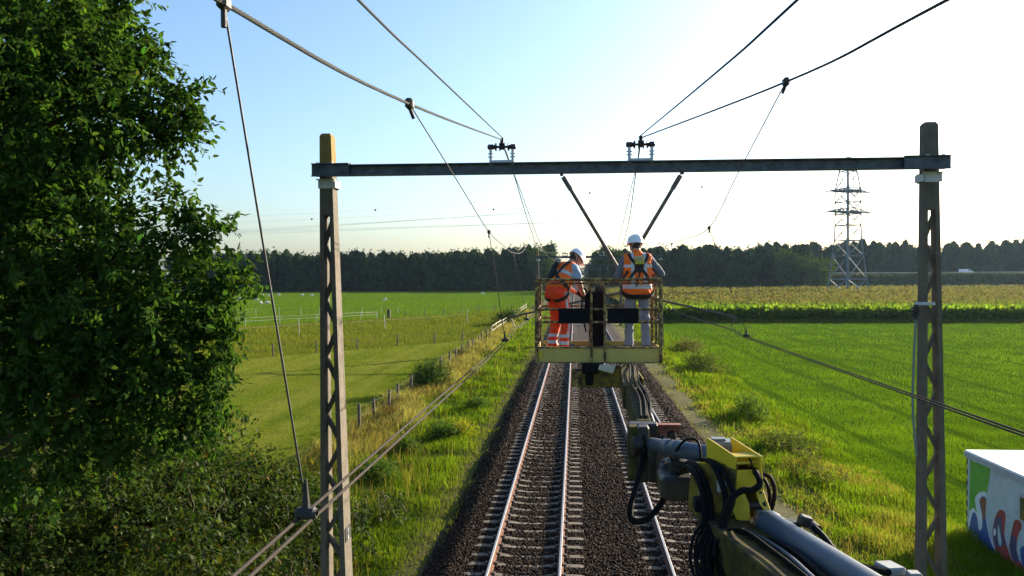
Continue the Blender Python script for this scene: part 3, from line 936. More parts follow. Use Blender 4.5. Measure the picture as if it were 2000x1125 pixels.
def mast(portal, bot, top, wb, wt, db, dt, solid_z, detail=True):
    """tapered concrete mast: two chords joined by a zigzag web, solid head. bot/top = centre of the foot / tip"""
    bot = np.asarray(bot, float); top = np.asarray(top, float)
    H = top[2] - bot[2]
    def P(z, sx, sy):     # point on the outline at height z
        t = (z - bot[2]) / H
        c = bot + (top - bot) * t
        return np.array((c[0] + sx * (wb + (wt - wb) * t) / 2, c[1] + sy * (db + (dt - db) * t) / 2, z))
    def chordw(z):
        t = (z - bot[2]) / H
        return .105 + (.07 - .105) * t
    b = MB()
    zf = bot[2] + 1.1
    def hexa(z0, z1, xa, xb):
        q = []
        for z in (z0, z1):
            for sy in (-1, 1):
                L = P(z, -1, sy); R = P(z, 1, sy)
                q.append(L + (R - L) * xa(z)); q.append(L + (R - L) * xb(z))
        b.add(q, [(0, 1, 3, 2), (4, 6, 7, 5), (0, 4, 5, 1), (2, 3, 7, 6), (0, 2, 6, 4), (1, 5, 7, 3)])
    W = lambda z: np.linalg.norm(P(z, 1, 1) - P(z, -1, 1))
    zs = np.linspace(zf, solid_z, 9)
    for i in range(8):
        hexa(zs[i], zs[i + 1], lambda z: 0.0, lambda z: chordw(z) / W(z))
        hexa(zs[i], zs[i + 1], lambda z: 1 - chordw(z) / W(z), lambda z: 1.0)
    hexa(bot[2] - .3, zf, lambda z: 0.0, lambda z: 1.0)
    zc = solid_z + (top[2] - .55 - solid_z)
    hexa(solid_z, zc, lambda z: 0.0, lambda z: 1.0)
    m = b.build("mast", M_mast, portal)
    b = MB()
    q = [P(zc, sx, sy) for sx, sy in ((-1, -1), (1, -1), (1, 1), (-1, 1))]
    q += [P(top[2] - .05, sx, sy) for sx, sy in ((-1, -1), (1, -1), (1, 1), (-1, 1))]
    q += [P(top[2], sx * .72, sy * .72) for sx, sy in ((-1, -1), (1, -1), (1, 1), (-1, 1))]
    b.add(q, [(3, 2, 1, 0), (8, 9, 10, 11)] + [(k * 4 + i, k * 4 + (i + 1) % 4, k * 4 + 4 + (i + 1) % 4, k * 4 + 4 + i) for k in (0, 1) for i in range(4)])
    b.build("mast_tip", M_lichen if bot[0] < 0 else M_mast, m)
    z = solid_z - .02
    side = 1
    while z > zf + .2:
        t = (z - bot[2]) / H
        step = .60 - .10 * t
        z2 = max(z - step, zf)
        a = P(z, side, 0); c = P(z2, -side, 0)
        a[0] -= side * chordw(z) * .6; c[0] += side * chordw(z2) * .6
        bb = MB()
        bb.bar(a, c, (db + (dt - db) * t) * .46, .085, up=(0, 1, 0))
        d = nrm(c - a)
        bb = MB()
        dp = (db + (dt - db) * t) * .26
        bb.box((a + c) / 2, (np.linalg.norm(c - a), dp, .07), (d, (0, 1, 0), np.cross(d, (0, 1, 0))))
        bb.build("diagonal", M_mast, m)
        z = z2
        side = -side
    return m, P

def ibeam(b, p0, p1, w_, h_, tf=.016, tw=.012):
    p0 = np.asarray(p0, float); p1 = np.asarray(p1, float)
    d = nrm(p1 - p0); s = nrm(np.cross(d, UP)); u = np.cross(s, d)
    L = np.linalg.norm(p1 - p0); c = (p0 + p1) / 2
    b.box(c, (L, tw, h_ - 2 * tf), (d, s, u))
    b.box(c + u * (h_ - tf) / 2, (L, w_, tf), (d, s, u))
    b.box(c - u * (h_ - tf) / 2, (L, w_, tf), (d, s, u))

def insulator_frame(portal, c, zb, wd=.40, zt=None):
    """galvanised U-frame standing on the beam with a ribbed insulator across its top, c = clamp centre"""
    c = np.asarray(c, float)
    b = MB()
    for s in (-1, 1):
        b.box((c[0] + s * wd / 2, c[1], (zb + c[2]) / 2), (.05, .05, c[2] - zb + .06))
        for q in (.14, .2):
            b.cyl((c[0] + s * wd / 2 - .05, c[1], c[2] - q + .02), (c[0] + s * wd / 2 + .05, c[1], c[2] - q + .02), .012, 8)
    b.box((c[0], c[1] + .002, zb + .025), (wd - .05, .07, .05))
    fr = b.build("insulator_frame", M_galv, portal)
    b = MB()
    b.lathe((c[0] - wd / 2 - .06, c[1], c[2]), (1, 0, 0), [(0, .03), (.02, .05), (.10, .05), (.12, .035), (.15, .075), (.165, .075), (.175, .022), (.21, .022), (.215, .075), (.23, .075), (.245, .05), (.27, .055), (.29, .05), (.305, .075), (.32, .075), (.325, .022), (.36, .022), (.37, .075), (.385, .075), (.41, .035), (.43, .05), (.50, .05), (.52, .03)], 14)
    auto_smooth(b.build("insulator", M_insul, fr), 50)
    b = MB()
    b.box((c[0] + .005, c[1], c[2] + .09), (.06, .10, .10), None, 0, .012)
    b.cyl((c[0] + .005, c[1] - .05, c[2] + .13), (c[0] + .005, c[1] + .05, c[2] + .13), .025, 10)
    b.build("clamp", M_dark, fr)
    return fr

def portal(Y, label, xl, xr, zl, zr, insx, zins, legs, detail):
    """xl/xr = (bottom, top) mast centre x; zl/zr = beam axis height at its ends"""
    t = thing("catenary_portal", (sum(xl) / 2, Y, -.9), label, "catenary portal")
    my = Y + .27
    ml, PL = mast(t, (xl[0], my, -.9), (xl[1], my, zl + .72), .52, .215, .50, .27, zl - .82)
    mr, PR = mast(t, (xr[0], Y + .24, -.9), (xr[1], Y + .24, zr + .75), .50, .235, .28, .20, zr - .80)
    p0 = np.array((xl[1] - .16, Y, zl)); p1 = np.array((xr[1] + .20, Y, zr))
    b = MB(); ibeam(b, p0, p1, .20, .20)
    bm = b.build("beam", M_steel, t)
    d = nrm(p1 - p0)
    for (e, s, m, L) in ((p0, 1, ml, .70), (p1, -1, mr, .78)):
        b = MB()                                     # splice channel in front of the beam end
        c = e + d * s * (L / 2 - .02) + np.array((0, -.108, 0))
        b.box(c, (L, .016, .215), (d, np.array((0, 1, 0)), np.cross(d, (0, 1, 0))))
        b.box(c + np.array((0, -.025, .112)), (L, .065, .013)); b.box(c + np.array((0, -.025, -.112)), (L, .065, .013))
        for q in (.58, .64, .69):
            b.cyl(e + d * s * q + np.array((0, -.06, .10)), e + d * s * q + np.array((0, -.06, .128)), .016, 8)
        b.build("splice_plate", M_steel, bm)
        xm = (e + d * s * .18)[0]
        b = MB()                                     # pale clamp plates round the mast below the beam
        for yy, wq in ((Y + .105, .30), (Y + .43, .30)):
            b.box((xm, yy, e[2] - .235), (wq, .018, .16))
            b.box((xm, yy - .03, e[2] - .152), (wq + .05, .075, .014))
        for q in (-.12, .12):
            for zq in (-.28, -.19):
                b.cyl((xm + q, Y + .06, e[2] + zq), (xm + q, Y + .1, e[2] + zq), .014, 6)
            b.cyl((xm + q, Y + .09, e[2] - .235), (xm + q, Y + .46, e[2] - .235), .012, 6)
        b.box((xm + s * .17, Y + .27, e[2] - .235), (.014, .36, .13))
        b.build("clamp_plate", M_plate, m)
        b = MB()
        for q in (-.13, .13):
            b.box((xm + q, Y + .04, e[2] + .13), (.05, .10, .05))
        b.build("beam_bracket", M_galv, m)
    for xi in insx:
        zb = zl + (zr - zl) * (xi - p0[0]) / (p1[0] - p0[0]) + .10
        insulator_frame(t, (xi, Y, zins), zb)
    # V of two pressing poles between the tracks, its drop tube and the steady arms
    (xa, xb, xc, zc) = legs
    for xq in (xa, xb):
        zb = zl + (zr - zl) * (xq - p0[0]) / (p1[0] - p0[0]) - .10
        b = MB()
        e = np.array((xc + (.05 if xq > xc else -.05), Y, zc))
        s0 = np.array((xq, Y, zb - .02)); dv = nrm(e - s0)
        b.cyl(s0 + dv * .05, e, .034, 12)
        b.cyl(s0 + dv * .06, s0 + dv * .32, .044, 12)
        b.box(s0 + np.array((0, 0, .02)), (.06, .10, .09))
        auto_smooth(b.build("pressing_pole", M_pole, t))
    b = MB()
    b.cyl((xc, Y, zc + .06), (xc, Y, zc - .45), .036, 12)
    b.box((xc, Y, zc + .02), (.17, .09, .10), None, 0, .01)
    b.build("drop_tube", M_pole, t)
    for s, cx_ in ((-1, XT[0]), (1, XT[1])):
        b = MB()
        b.cyl((xc + s * .04, Y, zc - .42), (xc + s * .55, Y, zc - .52), .026, 10)
        b.cyl((xc + s * .55, Y, zc - .52), (cx_ - s * -.10, Y, 5.42), .020, 10)
        b.lathe((xc + s * .55, Y, zc - .52), (s, 0, -.16), [(0, .03), (.03, .06), (.05, .03), (.08, .06), (.10, .03), (.13, .06), (.15, .03)], 10)
        b.cyl((cx_ + s * .08, Y, 5.43), (cx_, Y, 5.25), .010, 8)
        b.build("steady_arm", M_pole, t)
    return t

Y1 = 14.5
lt = at(634.5, 258, Y1 + .12); lbm = at(650, 1125, Y1 + .02)
rt = at(1820, 240, Y1 + .12); rbm = at(1829, 1125, Y1 + .02)
def ext(bm_, tp_, z):
    t = (z - tp_[2]) / (bm_[2] - tp_[2])
    return (tp_ + (bm_ - tp_) * t)[0]
zl = at(640, 332, Y1 - .1)[2]; zr = at(1820, 317, Y1 - .1)[2]
il = at(980, 287, Y1); ir = at(1251, 284, Y1)
P1 = portal(Y1, "nearest catenary portal with two lattice concrete masts and a steel beam above the workers",
            (ext(lbm, lt, -.9), lt[0]), (ext(rbm, rt, -.9), rt[0]), zl, zr, (il[0], ir[0]), il[2],
            (at(1097, 342, Y1)[0], at(1332, 338, Y1)[0], .84, 6.28), True)
P2 = portal(74.5, "second catenary portal down the line, seen between the two workers", (-3.5, -3.5), (7.9, 7.9), 7.85, 7.85, (-.9, 2.5), 8.2, (-.05, 1.75, .84, 6.3), False)
for k, lab in enumerate(("third catenary portal down the line before the gap in the woods", "fourth catenary portal down the line in the gap between the woods", "most distant catenary portal, far down the line between the woods")):
    c = copy_tree(P2)
    c["label"] = lab
    c.location.y = 74.5 + 60 * (k + 1)

# number plate on the left mast
PZ = at(672, 1050, Y1)[2]
def mast_face_x(z):
    t = (z + .9) / (zl + .72 + .9)
    c = ext(lbm, lt, -.9) + (lt[0] - ext(lbm, lt, -.9)) * t
    return c + (.52 + (.215 - .52) * t) / 2
plate = MB()
tilt = (mast_face_x(PZ + .2) - mast_face_x(PZ - .2)) / .4
ax = (np.array((tilt, 0, 1.0)), np.array((0, 1.0, 0)), np.cross((tilt, 0, 1.0), (0, 1.0, 0)))
plate.box((mast_face_x(PZ) + .008, Y1 + .27, PZ), (.25, .36, .012), ax)
po = plate.build("number_plate", mat("plate_black", (.03, .03, .03), .2, 9, .5, bump=0), [o for o in P1.children if o.name.startswith("mast")][0])
def text_mesh(body, size, mtx, m, name, parent):
    cu = bpy.data.curves.new("lettering", 'FONT')
    cu.body = body; cu.size = size; cu.align_x = 'CENTER'; cu.align_y = 'CENTER'; cu.extrude = .001
    ob = bpy.data.objects.new("lettering", cu)
    COL.objects.link(ob)
    dg = bpy.context.evaluated_depsgraph_get()
    me = bpy.data.meshes.new_from_object(ob.evaluated_get(dg))
    V = np.array([tuple(mtx @ v.co) for v in me.vertices]); F = [tuple(p.vertices) for p in me.polygons]
    bpy.data.objects.remove(ob, do_unlink=True)
    return link_mesh(name, V, F, m, parent)
for body, dz in (("11", .07), ("/", -.005), ("8", -.08)):
    mtx = Matrix(((0, 0, 1, mast_face_x(PZ + dz) + .017), (1, 0, 0, Y1 + .27), (0, 1, 0, PZ + dz), (0, 0, 0, 1)))
    text_mesh(body, .10, mtx, M_white, "lettering", po)

# hardware on the right mast: bracket, ribbed insulator and hanging grey rod
q = at(1812, 593, Y1); i0 = at(1789, 606, Y1 - .05); r1 = at(1790, 890, Y1 - .05)
rod = thing("mast_insulator_rod", (i0[0], Y1, r1[2]), "small ribbed insulator with a hanging grey rod on the right mast", "insulator")
b = MB(); b.box((q[0] - .06, Y1 - .02, q[2]), (.34, .04, .06), None, 0, .006); b.box((i0[0], Y1 - .05, q[2] - .03), (.05, .05, .10)); b.build("bracket", M_galv, rod)
b = MB(); b.lathe((i0[0], Y1 - .05, i0[2] + .10), (0, 0, -1), [(0, .035), (.03, .04), (.04, .085), (.06, .085), (.07, .045), (.09, .045), (.10, .085), (.12, .085), (.13, .045), (.15, .045), (.16, .085), (.18, .085), (.19, .045), (.23, .05), (.26, .05)], 14); auto_smooth(b.build("insulator", M_dark, rod), 50)
b = MB(); b.tube(spline([i0 + (0, 0, -.13), at(1785, 700, Y1 - .05), at(1783, 800, Y1 - .05), r1], 6), .022, 8); auto_smooth(b.build("rod", mat("rod_grey_green", (.16, .19, .17), .1, 6, .7, bump=0), rod))

# ------------------------------------------------------------------ wires
def wire(name, pts, r, m, label, n=10, seg=6, group=None):
    b = MB(); b.tube(spline(pts, n), r, seg)
    o = b.build(name, m)
    return tag(auto_smooth(o, 80), label, "wire", group)
def helix_cable(name, pts, r, m, label, strands=5, pitch=.16):
    """twisted cable: strands wound around the axis near the camera"""
    p = spline(pts, 40)
    d = np.r_[0, np.cumsum(np.linalg.norm(np.diff(p, axis=0), axis=1))]
    near = p[:, 1] < 14.6
    b = MB()
    b.tube(p, r * .62, 6)
    pn = p[near]; dn = d[near]
    if len(pn) > 4:
        L = np.linspace(dn[0], dn[-1], int((dn[-1] - dn[0]) / .03))
        q = np.stack([np.interp(L, dn, pn[:, i]) for i in range(3)], -1)
        t = np.gradient(q, axis=0); t /= np.linalg.norm(t, axis=1)[:, None]
        s = np.cross(t, UP); s /= np.linalg.norm(s, axis=1)[:, None]; u = np.cross(s, t)
        for k in range(strands):
            a = L / pitch * 2 * np.pi + k * 2 * np.pi / strands
            b.tube(q + (s * np.cos(a)[:, None] + u * np.sin(a)[:, None]) * r * .55, r * .42, 5)
    return tag(auto_smooth(b.build(name, m), 80), label, "wire")

sl = np.array((il[0], Y1, il[2] + .13)); sr = np.array((ir[0], Y1, ir[2] + .13))
helix_cable("messenger_cable", [(-1.30, -6, 6.95), (-1.33, -1, 6.98), at(437, 6, 2.9), at(800, 203, 6.0), sl], .0125, M_wire, "thick twisted messenger cable above the left track, nearer the tree")
wire("messenger_cable", [sl, at(1005, 345, 17), at(1038, 450, 28), at(1060, 492, 42), (-.9, 74.5, 8.3)], .011, M_wire, "messenger cable going away from the left insulator behind the beam")
wire("feeder_cable", [(-1.5, -6, 7.6), (-1.48, -1, 7.65), at(700, 0, 4.6), at(840, 135, 7.2), sl + (.03, 0, .02)], .009, M_wire, "thin upper wire reaching the left insulator from above")
wire("feeder_cable", [sl, at(1008, 350, 17), at(1075, 505, 36), (-.9, 74.5, 8.25)], .008, M_wire, "thin wire going down behind the beam from the left insulator")
helix_cable("messenger_cable", [(2.9, -6, 7.5), (2.8, -1, 7.55), at(1850, 0, 5.0), at(1535, 160, 8.0), sr], .0125, M_wire, "thick twisted messenger cable above the right track in the bright sky")
wire("messenger_cable", [sr, at(1241, 345, 17), at(1224, 450, 28), at(1206, 492, 45), (2.5, 74.5, 8.3)], .011, M_wire, "messenger cable going away from the right insulator behind the beam")
wire("feeder_cable", [(1.9, -6, 7.7), (1.8, -1, 7.75), at(1557, 0, 4.8), at(1395, 145, 7.5), sr + (-.03, 0, .02)], .009, M_wire, "thin upper wire reaching the right insulator from above")
wire("feeder_cable", [sr, at(1237, 350, 17), at(1196, 500, 38), (2.5, 74.5, 8.25)], .008, M_wire, "thin wire going down behind the beam from the right insulator")
for k in range(4):
    y0, y1 = 74.5 + 60 * k, 134.5 + 60 * k
    for cx_, nm in ((-.9, "left"), (2.5, "right")):
        ft = ("second", "third", "fourth", "most distant")[k]
        wire("messenger_cable", [(cx_, y0, 8.3), (cx_, (y0 * 3 + y1) / 4, 7.6), (cx_, (y0 + y1) / 2, 7.35), (cx_, (y0 + 3 * y1) / 4, 7.6), (cx_, y1, 8.3)], .012, M_wire, "messenger cable over the %s track beyond the %s portal" % (nm, ft), 4, 5)
for cx_, nm, zt_ in ((XT[0], "left", ((-6, 5.21), (3.2, 5.205), (12.4, 5.15), (14.5, 5.24), (18.0, 5.16), (40, 5.2))), (XT[1], "right", ((-6, 5.2), (4, 5.19), (13.2, 5.165), (14.5, 5.2), (22.9, 5.15), (40, 5.2)))):
    for s, sd_ in ((-1, "left"), (1, "right")):
        pts = [(cx_ + s * .028, y, z) for y, z in zt_] + [(cx_ + s * .028, y, 5.2) for y in (75, 140, 260, 420)]
        wire("contact_wire", pts, .0075, M_contact, "%s one of the paired contact wires over the %s track" % (sd_, nm), 6, 8)

def dropper(ptop, pbot, label, r=.0058, big=1.0):
    ptop = np.asarray(ptop, float); pbot = np.asarray(pbot, float)
    t = thing("dropper", tuple(pbot), label, "dropper")
    b = MB(); b.tube([ptop, (ptop + pbot) / 2 + (.004, 0, 0), pbot + (0, 0, .05)], r, 6); b.build("rope", M_dark, t)
    b = MB()
    b.box(pbot + (0, 0, .022), (.10 * big, .06 * big, .05 * big), None, 0, .012)
    b.cyl(pbot + (-.05 * big, 0, .02), pbot + (.05 * big, 0, .02), .022 * big, 8)
    b.lathe(pbot + (0, 0, .04), (0, 0, 1), [(0, .022 * big), (.05, .016 * big), (.12, .006)], 8)
    b.build("contact_clamp", M_dark, t)
    b = MB()
    b.box(ptop, (.045 * big, .075 * big, .06 * big), None, 0, .012)
    b.cyl(ptop + (0, 0, -.02), ptop + (0, 0, -.09), .012, 8)
    b.build("cable_clamp", M_dark, t)
    return t
dl1, dl2, dl3 = at(580, 1014, 3.16), np.array((XT[0], 12.4, 5.155)), np.array((XT[0], 18.1, 5.17))
dropper(at(437, 6, 2.9), (XT[0], 3.16, 5.205), "long dropper nearest the camera beside the big tree", .0045, .9)
sa, sb_, sc_, se_ = at(800, 203, 6.0), at(955, 453, 12.0), at(1003, 494, 17.8), at(1038, 449, 28)
dropper(sb_, dl2, "dropper above the left contact wires in front of the left wood")
dropper(sc_, dl3, "third dropper of the left line, just left of the basket")
wire("stitch_wire", [sa, (sa + sb_) / 2, sb_, (sb_ + sc_) / 2 - (0, 0, .02), sc_, at(1024, 488, 22.5), se_], .006, M_dark, "thin stitch wire slung under the left messenger cable", 4)
b = MB(); b.box(sa, (.06, .09, .08), None, 0, .015); b.cyl(sa + (.0, 0, -.03), sa + (.02, .05, -.10), .014, 8); tag(b.build("cable_clamp", M_dark), "dark clamp where the stitch wire leaves the left messenger cable", "clamp")
ra, rb_, rc_, re_ = at(1535, 160, 8.0), at(1385, 445, 13.2), at(1312, 476, 22.9), at(1226, 447, 28)
dropper(rb_, (XT[1], 13.2, 5.17), "dropper above the right contact wires beside the basket")
dropper(rc_, (XT[1], 22.9, 5.155), "farther dropper of the right line, close behind the basket")
wire("stitch_wire", [ra, (ra + rb_) / 2, rb_, (rb_ + rc_) / 2 - (0, 0, .02), rc_, at(1273, 485, 26.5), re_], .007, M_dark, "thin stitch wire slung under the right messenger cable", 4)
b = MB(); b.box(ra, (.06, .09, .08), None, 0, .015); b.cyl(ra + (0, 0, -.03), ra + (-.02, .05, -.10), .014, 8); tag(b.build("cable_clamp", M_dark), "dark clamp where the stitch wire leaves the right messenger cable", "clamp")

# ------------------------------------------------------------------ fences
M_wood = mat("weathered_post", (.085, .066, .048), 0.35, 6.0, 0.9, bump=0.5, second=(.07, .055, .045), amount=0.55)
M_fwire = mat("fence_wire", (.07, .065, .055), 0.2, 10.0, 0.7, metal=0.4, bump=0)
M_fwhite = mat("white_fence", (.30, .31, .26), 0.08, 6.0, 0.7, bump=0.1)
M_straw = mat("pale_rail", (.50, .46, .30), 0.15, 6.0, 0.8, bump=0.2)
def fence(name, pts, label, hgt, rad, m, wires, wm, wr, lean=.03, rails=None):
    pts = [np.array((x, y, float(gz(x, y)))) for x, y in pts]
    t = thing(name, tuple(pts[0]), label, "fence")
    tops = []
    for p in pts:
        h = hgt * random.uniform(.92, 1.08)
        b = MB()
        tp_ = p + np.array((random.uniform(-lean, lean) * h, random.uniform(-lean, lean) * h, h))
        b.tube([p - (0, 0, .1), p + (tp_ - p) * .5, tp_ - (0, 0, .02), tp_], [rad, rad * .97, rad * .95, rad * .7], 8)
        auto_smooth(b.build("post", m, t))
        tops.append(tp_)
    for f in wires:
        q = [p + (tp_ - p) * f for p, tp_ in zip(pts, tops)]
        b = MB()
        for a, c in zip(q[:-1], q[1:]):
            b.tube([a + (rad, 0, 0), (a + c) / 2 + (rad, 0, -.015), c + (rad, 0, 0)], wr, 5, caps=False)
        b.build("wire" if not rails else "rail", wm, t)
    return t
fy = [34.2, 37.0, 39.6, 42.3, 45.1, 48.5] + [52 + 3.6 * k for k in range(11)]
fence("wire_fence", [(-9.45 + .06 * math.sin(y), y) for y in fy], "old post and wire fence between the meadow and the dry verge", 1.3, .07, M_wood, (.3, .6, .92), M_fwire, .004)
fence("rail_fence", [(-9.6 - .006 * (y - 92), y) for y in np.arange(92, 165, 5.2)], "pale post and rail fence continuing the wire fence towards the wood", 1.2, .05, M_straw, (.5, .92), M_straw, .035, .02, True)
fence("wire_fence", [(x, max(cross1(x), 40)) for x in (-38, -32.5, -29.4, -26.6, -23.8, -20.9, -17.8, -14.7, -12.2)], "dark post fence crossing behind the mown meadow", 1.15, .07, M_wood, (.55, .92), M_fwire, .008)
fence("wire_fence", [(-29.0, 134.5), (-26.4, 138.5), (-23.6, 142.6), (-20.9, 146.5), (-18.3, 150.3), (-15.6, 154.2), (-12.6, 158.5)], "short dark post fence at the near edge of the sheep pasture", 1.3, .085, M_wood, (.5, .9), M_fwire, .01)
fence("white_fence", [(-62, 92), (-54, 100), (-50, 104.5), (-46.3, 109), (-43, 113.5), (-39, 118), (-34.2, 125.5), (-32.4, 128.8)], "white paddock rail fence in front of the sheep", 1.25, .06, M_fwhite, (.62, .96), M_fwhite, .03, .02, True)
fence("white_fence", [(-66, 122), (-57, 139), (-53.5, 141), (-50, 142.5), (-47, 144), (-43.5, 145.5), (-39.5, 146), (-36, 146.5), (-33, 147)], "thin white tape fence behind the white rail fence", 1.4, .045, M_fwhite, (.55, .95), M_fwhite, .012, .02)
fence("white_fence", [(-40, 84), (-33.2, 94), (-25.2, 104.5), (-16.2, 119)], "tall leaning white stakes with white tape in the rough paddock", 2.0, .055, M_fwhite, (.62,), M_fwhite, .010, .09)
b = MB(); dp = np.array((-31.1, 131.6, -.9))
b.box(dp + (0, 0, .75), (.5, .5, 1.5), None, 0, .03); tag(b.build("gate_post", M_wood), "thick dark gate post at the end of the white rail fence", "post")
b = MB(); wp0 = at(608, 1045, 20.5); wp1 = at(624, 1112, 20.2); wp1[2] = -.9
b.tube([wp1, wp0], .022, 8); tag(b.build("marker_stake", M_fwhite), "thin leaning white stake in the brambles left of the mast", "stake")
# pair of concrete posts right of the line beyond the basket
for x, lab in ((6.0, "left of two short concrete posts seen through the basket"), (6.75, "right of two short concrete posts seen through the basket")):
    b = MB(); b.box((x, 106, 1.6), (.32, .32, 4.6), None, 0, .03); b.box((x, 106, -.55), (.5, .5, .34), None, 0, .04)
    tag(b.build("concrete_post", M_mast), lab, "post")

# ------------------------------------------------------------------ sheep
def sheep_mesh():
    b = MB()
    b.lathe((-.55, 0, .62), (1, 0, 0), [(0, .05), (.06, .2), (.2, .29), (.5, .31), (.8, .29), (.95, .22), (1.03, .1)], 10)
    b.tube([(.42, 0, .72), (.6, 0, .62), (.72, 0, .36), (.76, 0, .22)], [.13, .11, .09, .05], 8)
    b.tube([(-.52, 0, .7), (-.6, 0, .5)], [.05, .03], 6)
    for x in (-.36, .34):
        for y in (-.13, .13):
            b.tube([(x, y, .45), (x + .02, y, .25), (x, y, 0)], [.075, .05, .04], 6)
    for y in (-.08, .08):
        b.tube([(.66, y, .42), (.64, y * 2.1, .40)], [.03, .012], 5)
    return b
M_wool = mat("wool", (.62, .59, .52), 0.1, 10, 0.95, bump=0.5)
sm_ = None
for (px, py, rz) in ((511, 579, .3), (526, 579, 2.8), (544, 578, .1), (468, 587, 3.0), (510, 595, 1.2), (522, 595, .4), (590, 579, 3.3), (609, 579, -.2), (752, 588, 2.6), (943, 575, 3.1), (500, 588, .2)):
    p = atz(px, py, -.88)
    if sm_ is None:
        o = sheep_mesh().build("sheep", M_wool); auto_smooth(o); sm_ = o.data
    else:
        o = bpy.data.objects.new("sheep", sm_); COL.objects.link(o); KEEP.append(o)
    o.location = (p[0], p[1], -.9); o.rotation_euler.z = rz; o.scale = (1.0,) * 3
    tag(o, "white sheep grazing in the far left pasture", "sheep", "sheep in the left pasture")

# ------------------------------------------------------------------ highway on its bank, overpass, vans
M_bank = groundmat("bank_grass", (.045, .06, .025), (.07, .08, .035), (.03, .045, .018), 0.08, 0.5, 1.0)
M_asph = mat("asphalt", (.055, .055, .057), 0.2, 2.0, 0.9, bump=0.2)
M_guard = mat("guard_rail", (.45, .46, .46), 0.1, 2.0, 0.5, metal=0.6, bump=0)
prof = [(338, -1.0), (341, .4), (349, 5.55), (351, 5.75), (351, 5.70), (375, 5.70), (375, 5.75), (377, 5.6), (392, -1.0)]
V, F = [], []
xs = np.arange(86, 420, 6.0)
for x in xs:
    for (y, z) in prof:
        V.append((x, y + .35 * (vnoise(x, y, 9) - .5), z + .25 * (vnoise(x, y + 50, 7) - .5) * (z < 5)))
n = len(prof)
for i in range(len(xs) - 1):
    for j in range(n - 1):
        F.append((i * n + j, (i + 1) * n + j, (i + 1) * n + j + 1, i * n + j + 1))
struct(link_mesh("embankment", V, F, M_bank))
b = MB(); b.box((253, 363, 5.78), (334, 23, .10)); struct(b.build("highway", M_asph))
gr = thing("guard_rail", (253, 351.8, 5.8), "grey guard rail along the near edge of the highway", "guard rail")
b = MB(); b.box((253, 351.9, 6.45), (334, .08, .32)); b.build("rail", M_guard, gr)
for k in range(84):
    b = MB(); b.box((88 + 4 * k, 352.0, 6.1), (.12, .09, .62)); b.build("post", M_guard, gr)
gx = rng.uniform(86, 240, 9000); gt = rng.random(9000)
gyv = 339 + gt * 11; gzv = np.interp(gyv, [338, 341, 349, 351], [-1, .4, 5.55, 5.75])
P, Fq, T = leaves(np.stack([gx, gyv, gzv], -1), unit(9000) + UP * .8, unit(9000), rng.uniform(.5, 1.1, 9000), jitter(lerp((.03, .045, .018), (.10, .095, .045), np.clip(gt ** 2 + .3 * rng.random(9000), 0, 1))))
stuff(link_mesh("bank_scrub", P, Fq, M_grass, None, False, None, T), "dark rough scrub on the highway embankment", "scrub")
M_van = mat("van_white", (.80, .81, .82), 0.03, 3.0, 0.25, bump=0, spec=.6)
M_glass = mat("dark_glass", (.03, .035, .04), 0.1, 3.0, 0.08, bump=0, spec=.8)
M_tyre = mat("tyre", (.02, .02, .02), 0.2, 9.0, 0.8, bump=0.1)
M_alu = mat("rim_alu", (.5, .5, .5), 0.1, 9.0, 0.4, metal=.8, bump=0)
def van(x, y, L, H, label, boxy):
    t = thing("van", (x, y, 5.83), label, "van")
    z0 = 5.83
    if boxy:
        side = [(-L / 2, .35), (-L / 2, H - .08), (-L / 2 + .1, H), (L * .12, H), (L * .2, H - .05), (L * .36, H * .60), (L * .48, H * .50), (L / 2, .75), (L / 2, .35)]
    else:
        side = [(-L / 2, .35), (-L / 2, .85), (-L * .42, .95), (-L * .25, H), (L * .05, H), (L * .22, H * .72), (L * .46, .85), (L / 2, .7), (L / 2, .35)]
    b = MB(); b.prism([(x + q[0], y - .95, z0 + q[1]) for q in side], (0, 1.9, 0)); b.build("body", M_van, t)
    b = MB()
    if boxy:
        b.prism([(x + q[0], y - .956, z0 + q[1]) for q in ((L * .08, H * .62), (L * .08, H * .88), (L * .18, H * .88), (L * .30, H * .62))], (0, .004, 0))
    else:
        b.prism([(x + q[0], y - .956, z0 + q[1]) for q in ((-L * .33, .98), (-L * .23, H - .1), (L * .04, H - .1), (L * .18, .98))], (0, .004, 0))
    b.build("window", M_glass, t)
    for xq in (-L * .31, L * .31):
        for yq in (-.96, .78):
            b = MB(); b.cyl((x + xq, y + yq, z0 + .33), (x + xq, y + yq + .2, z0 + .33), .33, 14); wq = b.build("wheel", M_tyre, t)
            b = MB(); b.cyl((x + xq, y + yq - .01, z0 + .33), (x + xq, y + yq + .21, z0 + .33), .19, 12); b.build("rim", M_alu, wq)
    return t
van(at(1887, 535, 356)[0], 356, 5.4, 2.0, "white panel van on the highway right of the right mast", True)
van(at(1598, 535, 356)[0], 356, 4.6, 1.5, "pale silver car on the highway beside the rounded tree", False)["category"] = "car"
[o for o in KEEP if o.name.startswith("van")][-1].name = "car"
b = MB(); pz = at(1796, 500, 354)
b.box((pz[0], 354, 9.5), (.9, .15, 7.5)); b.box((pz[0] + 1.2, 354.3, 7.0), (.16, .16, 3.0)); tag(b.build("road_sign", M_white), "narrow pale roadside sign on the highway beside the right mast", "sign")
